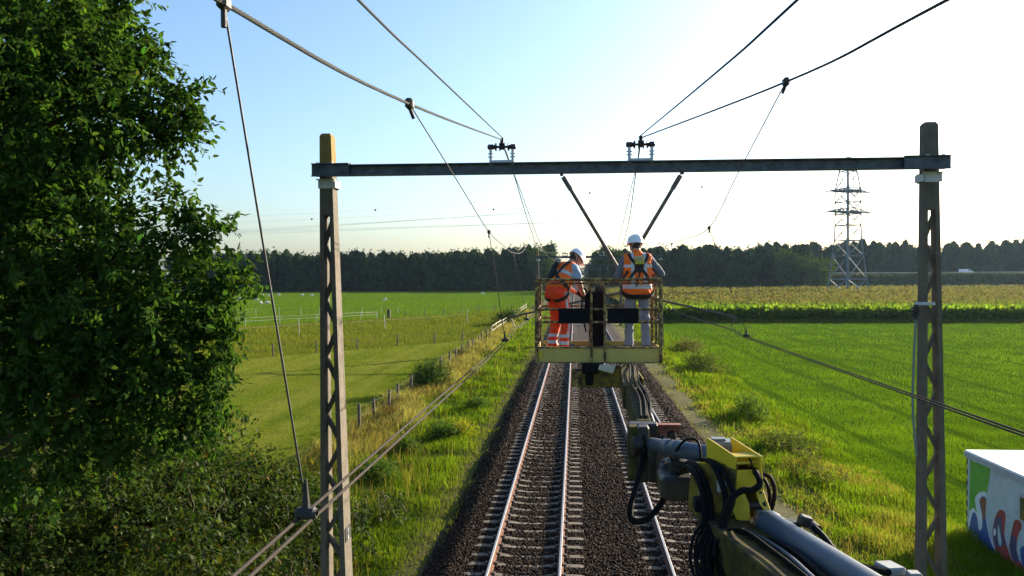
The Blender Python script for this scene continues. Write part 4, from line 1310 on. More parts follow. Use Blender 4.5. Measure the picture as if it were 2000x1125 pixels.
# overpass across the line in the gap
ov = thing("overpass", (0, 520, -1), "bluish concrete road overpass crossing the line in the far gap", "overpass")
b = MB(); b.box((0, 520, 6.6), (120, 11, 1.3)); b.build("deck", M_mast, ov)
b = MB(); b.box((0, 514.4, 8.0), (120, .2, 1.5)); b.build("parapet", mat("parapet_glass", (.22, .32, .36), .1, .2, .3, bump=0), ov)
for x in (-9, 8):
    b = MB(); b.box((x, 520, 2.4), (1.2, 9, 7)); b.build("pier", M_mast, ov)

# ------------------------------------------------------------------ pylon and power lines
M_pylon = mat("pylon_steel", (.15, .18, .20), 0.15, .5, 0.7, metal=0.0, bump=0)
PY = 262.0
pc = at(1656, 560, PY)
px0, pw = pc[0], 1.0
pyl = thing("electricity_pylon", (px0, PY, -1), "tall grey lattice electricity pylon standing in the maize", "pylon")
sP = F_PX / PY
def zpy(y): return at(1656, y, PY)[2]
levels = [(-1.0, 5.6), (zpy(545), 4.7), (zpy(500), 3.9), (zpy(470), 3.4), (zpy(440), 3.25), (zpy(418), 3.25), (zpy(395), 3.25), (zpy(372), 3.2), (zpy(335), 2.2), (zpy(308), .8)]
rot = math.radians(24)
def cor(hw, z, i):
    a = rot + math.pi / 4 + i * math.pi / 2
    return np.array((px0 + hw * 1.18 * math.cos(a), PY + hw * 1.18 * math.sin(a), z))
for i in range(4):
    b = MB()
    b.tube([cor(w_, z, i) for z, w_ in levels], .20, 5)
    b.build("leg", M_pylon, pyl)
for (z0, w0), (z1, w1) in zip(levels[:-1], levels[1:]):
    for i in range(4):
        j = (i + 1) % 4
        b = MB()
        b.tube([cor(w0, z0, i), cor(w1, z1, j)], .12, 4); b.tube([cor(w0, z0, j), cor(w1, z1, i)], .12, 4)
        b.tube([cor(w1, z1, i), cor(w1, z1, j)], .14, 4)
        b.build("brace", M_pylon, pyl)
arms = []
for za, zb_, half in ((zpy(374), zpy(366), 6.3), (zpy(414), zpy(406), 6.9)):
    ca = MB()
    dx = np.array((math.cos(rot), math.sin(rot), 0)); dy = np.array((-math.sin(rot), math.cos(rot), 0))
    c = np.array((px0, PY, za))
    for s in (-1, 1):
        tip = c + dx * half * s
        for q in (-1, 1):
            ca.tube([c + dy * 2.6 * q, tip + dy * .9 * q], .16, 4)
            ca.tube([c + dy * 2.6 * q + (0, 0, zb_ - za), tip + dy * .9 * q + (0, 0, .2)], .14, 4)
            for f in (.2, .4, .6, .8):
                ca.tube([c + dy * 2.6 * q * (1 - f * .65) + dx * half * s * f, c + dy * 2.6 * q * (1 - (f - .2) * .65) + dx * half * s * (f - .2) + (0, 0, (zb_ - za) * (1.2 - f))], .12, 4)
                ca.tube([c + dy * 2.6 * (1 - f * .65) + dx * half * s * f, c - dy * 2.6 * (1 - f * .65) + dx * half * s * (f - .15)], .12, 4)
        arms.append(tip)
        for q in (-.7, 0, .7):
            ca.tube([tip + dy * 1.4 * q, tip + dy * 1.4 * q + dx * s * 2.4 + (0, 0, -.25 - .15 * q)], .12, 5)
    ca.build("crossarm", M_pylon, pyl)
M_hv = mat("power_line", (.20, .23, .25), .1, 1, .7, bump=0)
k = 0
for tip, dz in zip(arms, (0, 0, 0, 0)):
    for e in (0, 1):
        far = at(-300, 478 - 5 * k, 700)
        mid = (tip + far) / 2 + np.array((0, 0, -6.0))
        wire("power_line", [tip + (0, 0, -e * .8), mid, far], .024, M_hv, "thin high voltage line running left from the pylon, %s from the top" % ("first second third fourth fifth sixth seventh eighth".split()[k]), 10, 4)
        k += 1
M_ball = mat("marker_dark", (.05, .05, .05), .1, 5, .6, bump=0)
for nm, balls, extp in (("lower", ((609, 428), (964, 409), (1371, 365)), ((300, 441), (1700, 326))), ("upper", ((733, 410), (1152, 377), (1957, 328)), ((300, 430), (2300, 312)))):
    pts = [at(*extp[0], 330)] + [at(*q, 330) for q in balls] + [at(*extp[1], 330)]
    t = thing("marker_line", tuple(pts[0]), "%s faint overhead line carrying small dark marker balls" % nm, "power line")
    b = MB(); b.tube(spline(pts, 8), .018, 4); b.build("line", M_hv, t)
    for p in pts[1:-1]:
        b = MB(); b.lathe(p - (0, 0, .42), (0, 0, 1), [(0, .05), (.08, .25), (.25, .39), (.42, .43), (.59, .39), (.76, .25), (.84, .05)], 12)
        auto_smooth(b.build("marker_ball", M_ball, t))

# ------------------------------------------------------------------ site cabin with graffiti
M_cab = mat("cabin_wall", (.40, .48, .50), 0.1, 2.0, 0.5, bump=0.03, second=(.27, .31, .31), amount=0.64, soft=.12)
M_roof = mat("cabin_roof", (.80, .81, .80), 0.04, 2.0, 0.6, bump=0.05)
M_fascia = mat("cabin_fascia", (.33, .36, .38), 0.06, 3.0, 0.5, bump=0.03)
c0 = atz(1889, 1052, -.9)
CXW, CYF = c0[0], c0[1]
ztop = at(1892, 892, CYF)[2]
cab = thing("site_cabin", (CXW + 1.25, CYF - 3, -.9), "white roofed site cabin with graffiti on its side at the lower right", "cabin")
b = MB(); b.box((CXW + 1.25, CYF - 3.0, (ztop - .75) / 2), (2.5, 6.0, ztop + .75)); b.build("wall", M_cab, cab)
b = MB(); b.box((CXW + 1.25, CYF - 3.0, ztop + .06), (2.62, 6.12, .14)); b.build("fascia", M_fascia, cab)
b = MB(); b.box((CXW + 1.25, CYF - 3.0, ztop + .155), (2.58, 6.08, .05)); b.build("roof", M_roof, cab)
b = MB()
for q in (-.5, -2.9, -5.4):
    for xq in (.15, 2.35):
        b.box((CXW + xq, CYF + q, -.83), (.2, .2, .16))
b.build("support", M_dark, cab)
b = MB()
for kk in range(7):
    b.box((CXW - .004, CYF + .002, -.5 + kk * .28), (.03, .03, .16))
b.build("corner_strip", M_dark, cab)
def sheetp(pix, m, name, lay):
    pts = [atx(px, py, CXW - .003 - .002 * lay) for px, py in pix]
    pts = spline(pts + [pts[0]], 4)[:-1] if name == "graffiti" else np.array(pts)
    b = MB(); b.prism(pts[::-1], (.0015, 0, 0)); return b.build(name, m, cab)
Gc = {n_: mat("graffiti_" + n_, c, .15, 3.0, .55, bump=.02) for n_, c in dict(green=(.10, .33, .035), blue=(.035, .085, .26), red=(.30, .045, .04), brown=(.22, .09, .05), pale=(.55, .62, .68), navy=(.07, .06, .13)).items()}
Z = lambda x, y: (1870 + x / 4.323, 865 + y / 4.327)
sheetp([Z(108, 118), Z(285, 195), Z(240, 480), Z(165, 600), Z(98, 570)], Gc["green"], "paint_panel", 0)
sheetp([Z(95, 800), Z(92, 700), Z(105, 580), Z(140, 552), Z(165, 590), Z(148, 470), Z(195, 415), Z(245, 430), Z(240, 560), Z(270, 760), Z(330, 960), Z(200, 880)], Gc["pale"], "graffiti", 1)
sheetp([Z(92, 810), Z(100, 720), Z(118, 620), Z(140, 585), Z(165, 625), Z(178, 720), Z(195, 740), Z(210, 690), Z(205, 600), Z(185, 480), Z(236, 460), Z(238, 620), Z(270, 800), Z(318, 955), Z(200, 890)], Gc["blue"], "graffiti", 2)
sheetp([Z(186, 478), Z(236, 460), Z(238, 560), Z(232, 640), Z(212, 640), Z(205, 580)], Gc["brown"], "graffiti", 3)
sheetp([Z(338, 968), Z(300, 800), Z(298, 720), Z(325, 610), Z(362, 565), Z(405, 600), Z(398, 720), Z(402, 820), Z(470, 1060)], Gc["red"], "graffiti", 1)
sheetp([Z(300, 720), Z(322, 640), Z(350, 625), Z(372, 640), Z(380, 760), Z(400, 850), Z(350, 880), Z(310, 830)], Gc["navy"], "graffiti", 2)
sheetp([Z(345, 840), Z(338, 760), Z(346, 690), Z(360, 760), Z(372, 840), Z(360, 875)], M_cab, "graffiti", 3)
sheetp([Z(302, 750), Z(312, 720), Z(326, 745), Z(318, 785), Z(306, 780)], Gc["pale"], "graffiti", 3)
sheetp([Z(435, 880), Z(455, 760), Z(480, 660), Z(520, 655), Z(542, 710), Z(505, 800), Z(500, 960), Z(535, 1010), Z(600, 1150), Z(490, 1070)], Gc["red"], "graffiti", 1)
sheetp([Z(440, 880), Z(455, 790), Z(490, 800), Z(495, 900), Z(520, 1000), Z(470, 980)], Gc["navy"], "graffiti", 2)
sheetp([Z(530, 890), Z(600, 860), Z(640, 1000), Z(620, 1150), Z(560, 1060), Z(535, 980)], Gc["blue"], "graffiti", 2)
sheetp([Z(130, 118), Z(153, 124), Z(153, 165), Z(130, 158)], M_white, "paper_notice", 1)
mtx = Matrix(((0, 0, -1, CXW - .013), (-1, 0, 0, 0), (0, 1, 0, 0), (0, 0, 0, 1)))
tc_ = atx(*Z(140, 800), CXW)
mtx = Matrix(((0, 0, -1, CXW - .013), (-1, 0, 0, tc_[1]), (0, 1, 0, tc_[2]), (0, 0, 0, 1)))
text_mesh("2084", .24, mtx, Gc["pale"], "graffiti_lettering", cab)
wa = atx(1996, 1000, CXW)
wn = MB(); wn.box((CXW - .012, wa[1] - .45, wa[2] + .1), (.05, 1.0, .62)); wno = wn.build("window", M_fascia, cab)
wn = MB(); wn.box((CXW - .03, wa[1] - .45, wa[2] + .1), (.03, .9, .52)); wn.build("pane", M_glass, wno)
# ------------------------------------------------------------------ work basket
M_yel = mat("worn_yellow", (.40, .30, .075), 0.2, 3.0, 0.6, bump=0.1, second=(.13, .07, .035), amount=0.62, soft=0.06)
M_boom = mat("shaded_boom", (.085, .066, .016), 0.3, 4.0, 0.8, spec=.1, bump=0.12, second=(.03, .025, .015), amount=0.5, soft=0.1)  # boom's shade put into a dark olive base, with darker patches
M_yrust = mat("rusty_yellow", (.36, .26, .06), 0.25, 7.0, 0.7, bump=0.25, second=(.07, .03, .016), amount=0.465, soft=0.06)
M_toe = mat("pale_yellow_board", (.46, .35, .085), 0.12, 2.2, 0.55, bump=0.08, second=(.20, .13, .06), amount=0.68, soft=0.05)
M_black = mat("black_board", (.007, .007, .009), 0.3, 6.0, 0.8, spec=.15, bump=0.1, second=(.07, .07, .08), amount=0.74, soft=0.02)
M_craney = mat("crane_yellow", (.60, .42, .02), 0.12, 3.0, 0.38, bump=0.06, second=(.22, .13, .03), amount=0.66, soft=0.06)
M_craned = mat("crane_yellow_dark", (.17, .125, .02), 0.3, 4.0, 0.8, spec=.1, bump=0.12, second=(.07, .05, .025), amount=0.52, soft=0.08)  # deeper crane yellow with brown patches: side plates, pocket floor, cross arm
M_cyl = mat("cylinder_grey_blue", (.05, .068, .092), 0.12, 3.0, 0.4, bump=0.03, spec=.4, second=(.045, .058, .075), amount=0.66)
M_hose = mat("rubber_hose", (.007, .007, .007), 0.3, 12.0, 0.7, bump=0.1, spec=.06)
M_grease = mat("greasy_steel", (.035, .03, .026), 0.4, 8.0, 0.45, metal=.4, bump=0.2)
M_red = mat("red_oxide", (.22, .06, .035), 0.25, 6.0, 0.7, bump=0.15, second=(.10, .04, .03), amount=0.55)
M_chrome = mat("chrome_rod", (.65, .66, .68), 0.05, 5.0, 0.15, metal=1.0, bump=0)

YF, YB = 12.2, 13.5
A = lambda px, py: at(px, py, YF)
xl_, xr_ = A(1048, 620)[0], A(1290, 620)[0]
zt_, zb_ = A(1169, 546)[2], A(1169, 707)[2]
z_toe = A(1169, 680)[2]
z_m1, z_m2 = A(1169, 604)[2], A(1169, 629)[2]
bask = thing("work_basket", ((xl_ + xr_) / 2, (YF + YB) / 2, zb_), "rusty yellow work basket carrying the two workers", "work basket")
zfl = z_toe - .07
b = MB(); b.box(((xl_ + xr_) / 2, (YF + YB) / 2, zfl - .02), (xr_ - xl_ - .02, YB - YF - .02, .03)); b.build("floor_plate", M_grease, bask)
b = MB(); b.box(((xl_ + xr_) / 2, YF - .008, (zb_ + z_toe) / 2), (xr_ - xl_, .02, z_toe - zb_)); tb = b.build("toe_board", M_toe, bask)
b = MB(); b.box(((xl_ + xr_) / 2, YF - .012, z_toe + .012), (xr_ - xl_ + .03, .05, .022)); b.box(((xl_ + xr_) / 2, YF - .022, zb_ - .006), (xr_ - xl_ + .03, .06, .014)); b.build("edge_strip", M_yrust, tb)
for x, nm in ((xl_, "l"), (xr_, "r")):
    b = MB(); b.box((x, (YF + YB) / 2, (zb_ + z_toe) / 2 + .03), (.02, YB - YF - .04, (z_toe - zb_) * .75)); b.build("toe_board", M_toe, bask)
b = MB(); b.box(((xl_ + xr_) / 2, YB, (zb_ + z_toe) / 2 + .03), (xr_ - xl_, .02, (z_toe - zb_) * .75)); b.build("toe_board", M_toe, bask)
def post(x, y, z0, z1, w=.046, m=M_yrust, nm="post"):
    b = MB(); b.box((x, y, (z0 + z1) / 2), (w, w, z1 - z0), None, 0, .006); return b.build(nm, m, bask)
for x in (xl_, xr_):
    for y in (YF - .03, YB):
        post(x, y, zb_ - (.0 if y < 13 else -.02), zt_, .05)
    post(x + (.0), (YF + YB) / 2, z_toe - .05, zt_ - .02, .038)
xg1, xg2 = A(1155, 620)[0], A(1181, 620)[0]
for x in (xg1, xg2):
    post(x, YF - .035, zb_ + .0, zt_ - .025, .034, M_yrust, "gate_post")
    post(x, YB, z_toe, zt_ - .025, .034, M_yrust, "gate_post")
for yy in (YF - .03, YB):
    for z, rr in ((zt_, .022), (z_m1, .017), (z_m2, .017), (zt_ - .055, .014)):
        b = MB(); b.tube([(xl_, yy + .002, z), (xr_, yy + .002, z)], rr, 8); auto_smooth(b.build("guard_rail", M_yrust, bask))
for x in (xl_, xr_):
    for z, rr in ((zt_ - .002, .022), (z_m1 + .001, .017), (z_m2 + .001, .017)):
        b = MB(); b.tube([(x, YF, z), (x, YB, z)], rr, 8); auto_smooth(b.build("guard_rail", M_yrust, bask))
    s = 1 if x < 0 else -1
    b = MB(); b.tube([(x, YF - .005, z_toe + .17), (x + s * .17, YF - .005, z_toe + .01)], .012, 6); b.build("corner_brace", M_yrust, bask)
for xx in np.linspace(xr_ - .16, xr_ - .05, 2):
    post(xx, YB - .03, z_toe, zt_ - .01, .026, M_yel, "ladder_bar")
for x0, x1 in ((A(1091, 618)[0], A(1152, 618)[0]), (A(1186, 618)[0], A(1246, 618)[0])):
    b = MB(); b.box(((x0 + x1) / 2, YF - .062, (z_m1 + z_m2) / 2), (x1 - x0, .016, z_m1 - z_m2 + .035), None, 0, .004); b.build("black_board", M_black, bask)
# console in the middle of the far side
con = MB()
cx0, cx1 = at(1142, 600, 13.3)[0], at(1181, 600, 13.3)[0]
con.box(((cx0 + cx1) / 2 + .06, 13.3, (zfl + 5.62) / 2), (cx1 - cx0 - .12, .22, 5.62 - zfl), None, 0, .01)
con.box(((cx0 + cx1) / 2, 13.28, 5.76), (cx1 - cx0, .30, .30), None, 0, .02)
co = con.build("control_console", M_black, bask)
b = MB()
b.box((cx1 - .09, 13.26, 5.955), (.15, .14, .09), None, 0, .015)
for q in (0, .04):
    b.cyl((cx1 - .12 + q, 13.22, 5.99), (cx1 - .12 + q, 13.20, 6.05), .012, 8)
b.build("joystick_unit", M_grease, co)
b = MB(); b.tube(spline([(cx0 + .05, 13.3, 5.9), (cx0 - .02, 13.15, 5.95), (cx0 - .05, 13.1, 5.6), (cx0 + .02, 13.2, 5.25)], 6), .014, 6); b.build("cable", M_hose, co)
b = MB(); b.box((xl_ + .06, YF - .034, z_toe - .09), (.06, .008, .09)); b.build("yellow_sticker", M_craney, tb)

# ------------------------------------------------------------------ hydraulic arm
arm = thing("hydraulic_arm", tuple(at(1430, 1040, 5.2)), "yellow and grey hydraulic crane arm reaching from the lower right to the basket", "crane arm")
def beam_box(p0, p1, w0, h0, w1, h1, up=(0, 0, 1)):
    p0 = np.asarray(p0, float); p1 = np.asarray(p1, float)
    d = nrm(p1 - p0); s = nrm(np.cross(d, up)); u = np.cross(s, d)
    q = []
    for p, w_, h_ in ((p0, w0, h0), (p1, w1, h1)):
        q += [p + s * w_ / 2 * i + u * h_ / 2 * j for i, j in ((-1, -1), (1, -1), (1, 1), (-1, 1))]
    b = MB(); b.add(q, [(3, 2, 1, 0), (4, 5, 6, 7)] + [(i, (i + 1) % 4, 4 + (i + 1) % 4, 4 + i) for i in range(4)])
    return b
def bev(o, w_=.012):
    m = o.modifiers.new("bevel", 'BEVEL'); m.width = w_; m.segments = 2; m.limit_method = 'ANGLE'
    return o
# main boom under the big cylinder
bm0, bm1 = at(1760, 1350, 3.2), at(1400, 1045, 5.3)
bev(beam_box(bm0, bm1, .30, .34, .26, .30).build("main_boom", M_boom, arm))
b = MB()
p0, p1 = at(1499, 1020, 5.0), at(1800, 1212, 3.4)
dv = nrm(p1 - p0)
b.lathe(p0 - dv * .02, dv, [(0, .04), (.01, .072), (.05, .080), (.08, .080), (.10, .076), (.6, .076), (2.3, .076)], 28)
auto_smooth(b.build("lift_cylinder", M_cyl, arm), 50)
b = MB(); e0 = p0 - dv * .085
b.cyl(e0 + RGT * -.035, e0 + RGT * .035, .058, 20); b.cyl(e0, e0 + dv * .10, .045, 14); auto_smooth(b.build("cylinder_eye", M_cyl, arm), 50)
# knuckle: yellow housing seen from behind
KY = 5.15
def K(px, py, dy=0.0): return at(px, py, KY + dy)
kn = MB()
kn.prism([K(1437, 918), K(1488, 917), K(1492, 963), K(1434, 963)], K(1437, 918, .02) - K(1437, 918))            # rear plate
knk = bev(kn.build("knuckle_housing", M_craney, arm), .004)
# upper pocket with two sloping cheeks
def plate(pts, th, m, name, parent, bw=.004):
    pts = np.asarray(pts, float)
    n_ = nrm(np.cross(pts[1] - pts[0], pts[2] - pts[0]))
    b = MB(); b.prism(pts - n_ * th / 2, n_ * th)
    o = b.build(name, m, parent)
    return bev(o, bw) if bw else o
Lb, Rb = K(1438, 917), K(1487, 916)
dF = np.array((-.30, .62, .02))                      # the knuckle runs forward-left
for q, hx in ((Lb, 0), (Rb, 0)):
    plate([q, q + (0, 0, .082), q + (0, 0, .082) + dF * .45 + (0, 0, .055), q + dF * .45 + (0, 0, -.02)], .016, M_craney, "cheek_plate", arm)
plate([Lb + (0, .004, .075), Rb + (0, .004, .075), Rb + dF * .14 + (0, 0, .078), Lb + dF * .14 + (0, 0, .078)], .012, M_craney, "bridge_plate", arm)
plate([Lb + (0, .12, -.002), Rb + (0, .12, -.002), Rb + dF * .4 + (0, 0, -.02), Lb + dF * .4 + (0, 0, -.02)], .012, M_craned, "pocket_floor", arm)
# big side body of the knuckle
s0 = K(1440, 905); s1 = K(1352, 905, .42); s2 = K(1345, 990, .42); s3 = K(1385, 1040, .25); s4 = K(1436, 1005)
plate([s0, s1, s2, s3, s4], .02, M_craned, "side_plate", arm)
rgtv = np.array((.17, .06, 0))
plate([q + rgtv for q in (s0, s1, s2, s3, s4)], .02, M_craned, "side_plate", arm)
plate([s0, s0 + rgtv, s1 + rgtv, s1], .018, M_craney, "top_plate", arm)
# lugs for the lift cylinder
for px0_, px1_ in ((1436, 1452), (1478, 1492)):
    off = 0
    pts = [K(px0_, 958, -.01), K(px1_, 958, -.01), K(px1_ + 12, 985, -.06), K(px1_ + 14, 1015, -.06), K(px0_ + 8, 1028, -.05), K(px0_ - 4, 1000, -.01)] if px0_ < 1460 else [K(px0_ - 2, 958, -.01), K(px1_, 960, -.01), K(px1_ + 14, 998, -.06), K(px1_ + 4, 1003, -.06), K(px0_ + 6, 985, -.05)]
    b = MB(); b.prism(pts, (.0, .085, .01)); bev(b.build("clevis_lug", M_craney, arm), .006)
b = MB(); b.cyl(K(1440, 990, .0), K(1496, 985, -.02), .028, 16); auto_smooth(b.build("pivot_pin", M_grease, arm))
for px_, py_ in ((1486, 962), (1450, 985)):
    b = MB(); b.cyl(K(px_, py_, -.03), K(px_, py_, .0), .009, 10); b.build("grease_nipple", M_grease, arm)
# rectangular dark box on the side plate and grey valve block on top
b = MB(); b.box(K(1366, 985, .20), (.075, .12, .08), None, 0, .008); b.build("side_box", M_black, arm)
b = MB(); b.box(K(1375, 965, .23), (.06, .10, .03), None, 0, .006); b.box(K(1410, 950, .08), (.06, .05, .075), None, 0, .006); b.build("valve_block", M_galv, arm)
b = MB()
vc = K(1408, 866, .35)
b.box(vc, (.17, .15, .045), None, 0, .01); b.box(vc + (.055, -.07, -.012), (.055, .05, .05), None, 0, .008); b.box(vc + (-.02, 0, .03), (.10, .08, .016), None, 0, .006)
bo = b.build("sensor_head", mat("sensor_grey", (.15, .165, .17), .1, 5, .5, bump=.05), arm)
b = MB(); b.bar(vc + (0, 0, -.03), vc + (.05, -.13, -.15), .07, .05); b.build("sensor_bracket", M_grease, bo)
# jib cylinder going left from the knuckle
j0, j1 = at(1408, 892, 5.6), at(1272, 868, 6.9)
dj = nrm(j1 - j0); Lj = np.linalg.norm(j1 - j0)
b = MB(); b.lathe(j0, dj, [(0, .05), (.02, .066), (Lj * .52, .066), (Lj * .53, .072), (Lj * .58, .072), (Lj * .60, .056), (Lj * .66, .056), (Lj * .67, .068), (Lj * .76, .068), (Lj * .78, .055), (Lj * .9, .06), (Lj * .97, .06), (Lj, .03)], 24)
auto_smooth(b.build("jib_cylinder", M_cyl, arm), 40)
# link plates and rotator
for dx_ in (0, .11):
    q = at(1268, 862, 6.85) + (dx_, .05, 0)
    plate([q, q + (.06, -.02, .02), q + (.075, -.06, -.26), q + (.02, -.02, -.28)], .025, M_grease, "link_plate", arm)
for (px_, py_, yy, w_, h_, m_) in ((1236, 882, 7.05, .09, .46, M_boom), (1256, 885, 6.98, .10, .48, M_grease), (1278, 905, 6.85, .12, .30, M_grease), (1300, 900, 6.7, .16, .20, M_grease), (1256, 838, 7.25, .26, .12, M_grease), (1330, 915, 6.3, .20, .14, M_grease)):
    b = MB(); b.box(at(px_, py_, yy), (w_, .16, h_), None, 0, .015); b.build("rotator_plate", m_, arm)
b = MB(); b.box(at(1300, 838, 7.25), (.26, .02, .085), None, 0, .004); b.box(at(1300, 829, 7.24), (.27, .10, .012), None, 0, .003); b.build("red_bracket", M_red, arm)
b = MB(); b.lathe(at(1313, 852, 7.2), (0, 1, 0), [(0, .03), (.02, .045), (.08, .045), (.1, .03)], 12); auto_smooth(b.build("bush_pin", M_grease, arm))
b = MB(); b.lathe(at(1245, 870, 6.95), (1, .2, 0), [(-.06, .05), (-.05, .09), (.10, .09), (.12, .05)], 18); auto_smooth(b.build("rotator_drum", M_grease, arm))
b = MB(); b.box(at(1303, 905, 6.5), (.055, .04, .085), (nrm((1, 0, .5)), (0, 1, 0), nrm((-.5, 0, 1))), 0, .006); b.box(at(1322, 935, 6.4), (.016, .02, .07), (nrm((1, 0, -.5)), (0, 1, 0), nrm((.5, 0, 1)))); b.build("tag_plate", M_galv, arm)
b = MB(); b.box(at(1320, 945, 6.2), (.26, .36, .18), None, 0, .03); b.box(at(1315, 915, 6.4), (.22, .2, .10), None, 0, .03); b.build("swivel_housing", M_grease, arm)
# second jib going forward under the basket
a0, a1, a2 = at(1262, 836, 7.4), at(1236, 775, 9.2), at(1226, 722, 11.8)
bev(beam_box(a0 + (-.02, 0, -.03), a1, .13, .20, .17, .24).build("jib_boom", M_boom, arm), .01)
bev(beam_box(a1 + (-.02, -.05, .0), a2 + (0, .1, -.02), .19, .26, .22, .22).build("jib_boom", M_boom, arm), .01)
plate([at(1232, 762, 9.15), at(1243, 757, 9.1), at(1250, 790, 8.9), at(1240, 802, 8.9)], .02, mat("fresh_yellow", (.55, .47, .12), .1, 4, .5, bump=.05), "cover_plate", arm)
b = MB(); b.box(at(1230, 742, 10.9), (.20, .012, .02)); b.box(at(1249, 740, 10.9), (.012, 1.2, .16)); b.build("jib_flange", M_yel, arm)
# cross arm and pivot below the basket
c0_, c1_ = at(1220, 735, 12.3), at(1136, 738, 12.3)
bev(beam_box(c0_, c1_, .34, .30, .30, .26).build("cross_arm", M_craned, arm), .02)
b = MB(); pv = at(1130, 738, 12.3); b.cyl(pv + (0, 0, -.13), pv + (0, 0, .13), .11, 18); auto_smooth(b.build("pivot_drum", M_yrust, arm))
b = MB(); q = at(1152, 718, 12.2); b.box(q, (.24, .30, .16), None, 0, .02); b.box(q + (-.01, 0, -.16), (.12, .2, .2), None, 0, .02); b.build("slew_motor", M_black, arm)
plate([at(1171, 712, 12.1), at(1203, 713, 12.1), at(1197, 730, 12.05), at(1168, 722, 12.05)], .02, mat("dusty_cream", (.47, .42, .28), .12, 4, .6, bump=.05), "cover_plate", arm)
b = MB(); b.box((at(1225, 712, 12.3)[0], 12.7, zb_ - .05), (.10, .9, .08)); b.box((at(1170, 712, 12.3)[0], 12.7, zb_ - .05), (.10, .9, .08)); b.build("basket_carrier", M_grease, arm)
# hoses
def hose(pts, r=.016, m=M_hose):
    b = MB(); b.tube(spline(pts, 10), r * .8, 8); return auto_smooth(b.build("hose", m, arm))
hose([at(1330, 915, 6.2), at(1352, 905, 5.6), at(1378, 945, 5.3), at(1388, 1000, 5.15), at(1384, 1060, 5.0), at(1390, 1150, 4.8)], .030)
hose([at(1325, 925, 6.2), at(1345, 912, 5.55), at(1368, 950, 5.25), at(1376, 1010, 5.1), at(1372, 1080, 5.0), at(1380, 1150, 4.8)], .024)
hose([at(1345, 905, 6.0), at(1385, 900, 5.4), at(1408, 940, 5.15), at(1418, 985, 5.05), at(1405, 1030, 5.0), at(1395, 1090, 4.8)], .026)
hose([at(1362, 902, 5.7), at(1398, 905, 5.3), at(1425, 945, 5.1), at(1432, 975, 5.03), at(1420, 1010, 4.95), at(1405, 1060, 4.85)], .022)
hose([at(1470, 918, 5.3), at(1478, 925, 5.08), at(1484, 945, 5.02), at(1470, 957, 5.0), at(1450, 958, 5.0), at(1430, 972, 4.98), at(1415, 1000, 4.95), at(1408, 1050, 4.9)], .026)
hose([at(1488, 925, 5.4), at(1506, 935, 5.3), at(1513, 960, 5.25), at(1508, 990, 5.2), at(1500, 1005, 5.2)], .018)
hose([at(1486, 930, 5.45), at(1498, 945, 5.35), at(1503, 970, 5.3), at(1502, 1000, 5.25)], .016)
hose([at(1395, 870, 5.5), at(1425, 885, 5.35), at(1455, 890, 5.25), at(1466, 900, 5.15), at(1470, 915, 5.1)], .008)
hose([at(1264, 880, 6.9), at(1250, 930, 6.6), at(1234, 985, 6.4), at(1236, 1012, 6.3), at(1258, 1014, 6.2), at(1280, 995, 6.1), at(1300, 965, 6.2), at(1318, 930, 6.3)], .020)
hose([at(1258, 880, 6.9), at(1243, 940, 6.6), at(1229, 990, 6.4), at(1233, 1018, 6.3), at(1256, 1020, 6.2), at(1284, 998, 6.1), at(1305, 965, 6.2)], .018)
hose([at(1258, 850, 7.3), at(1262, 800, 7.9), at(1252, 765, 8.8), at(1240, 748, 9.8), at(1234, 722, 11.5)], .022)
hose([at(1266, 845, 7.3), at(1270, 805, 7.9), at(1258, 765, 8.8), at(1244, 745, 9.9), at(1240, 720, 11.5)], .018)
hose([at(1272, 848, 7.3), at(1274, 812, 7.8), at(1264, 772, 8.7), at(1249, 748, 9.8), at(1244, 722, 11.4)], .015)
hose([at(1276, 840, 7.25), at(1262, 815, 7.8), at(1250, 790, 8.6)], .010)
b = MB(); b.tube(spline([at(1284, 842, 7.2), at(1270, 805, 7.9), at(1256, 768, 8.9), at(1247, 745, 9.9)], 8), .012, 8); auto_smooth(b.build("conduit", M_galv, arm))
for kq in range(3):
    hose([a0 + (.05 - .045 * kq, .1, .09), (a0 + a1) / 2 + (.10 - .05 * kq, 0, .14), a1 + (.08 - .05 * kq, .1, .16), (a1 + a2) / 2 + (.10 - .05 * kq, 0, .14 + .03 * kq), a2 + (.10 - .05 * kq, -.1, .11)], .014)
hose([at(1242, 835, 7.15), at(1250, 835, 7.0), at(1258, 855, 6.9), at(1260, 890, 6.85)], .018)
for kq in range(7):
    x_ = 1352 + kq * 9 + rng.uniform(-3, 3)
    hose([at(x_ + 22, 1020 + rng.uniform(-8, 12), 5.1), at(x_ + 4, 1050, 4.95), at(x_ - 2 + rng.uniform(-6, 6), 1095, 4.85), at(x_ + 12, 1140, 4.7), at(x_ + 40, 1190, 4.6)], rng.uniform(.010, .02))
hose([at(1320, 880, 6.2), at(1335, 862, 5.9), at(1350, 857, 5.7), at(1365, 866, 5.6), at(1370, 905, 5.5)], .012)
hose([at(1383, 862, 5.5), at(1388, 880, 5.45), at(1386, 912, 5.4)], .016)
hose([at(1470, 1045, 4.9), at(1520, 1062, 4.6), at(1560, 1085, 4.3), at(1620, 1140, 3.9)], .022)
hose([at(1440, 1030, 5.0), at(1490, 1052, 4.7), at(1540, 1085, 4.3), at(1590, 1130, 3.9)], .014, M_cyl)
hose([at(1405, 1075, 4.9), at(1440, 1050, 4.85), at(1475, 1065, 4.7), at(1500, 1110, 4.4), at(1510, 1160, 4.2)], .03)
for kq in range(5):
    o_ = kq * 7.0
    hose([at(1400 + o_, 1040 + o_ * .3, 4.95), at(1450 + o_, 1035 + o_, 4.75), at(1510 + o_, 1075 + o_, 4.35), at(1580 + o_, 1130 + o_, 3.9), at(1640 + o_, 1190, 3.6)], .009 + .006 * (kq % 3))
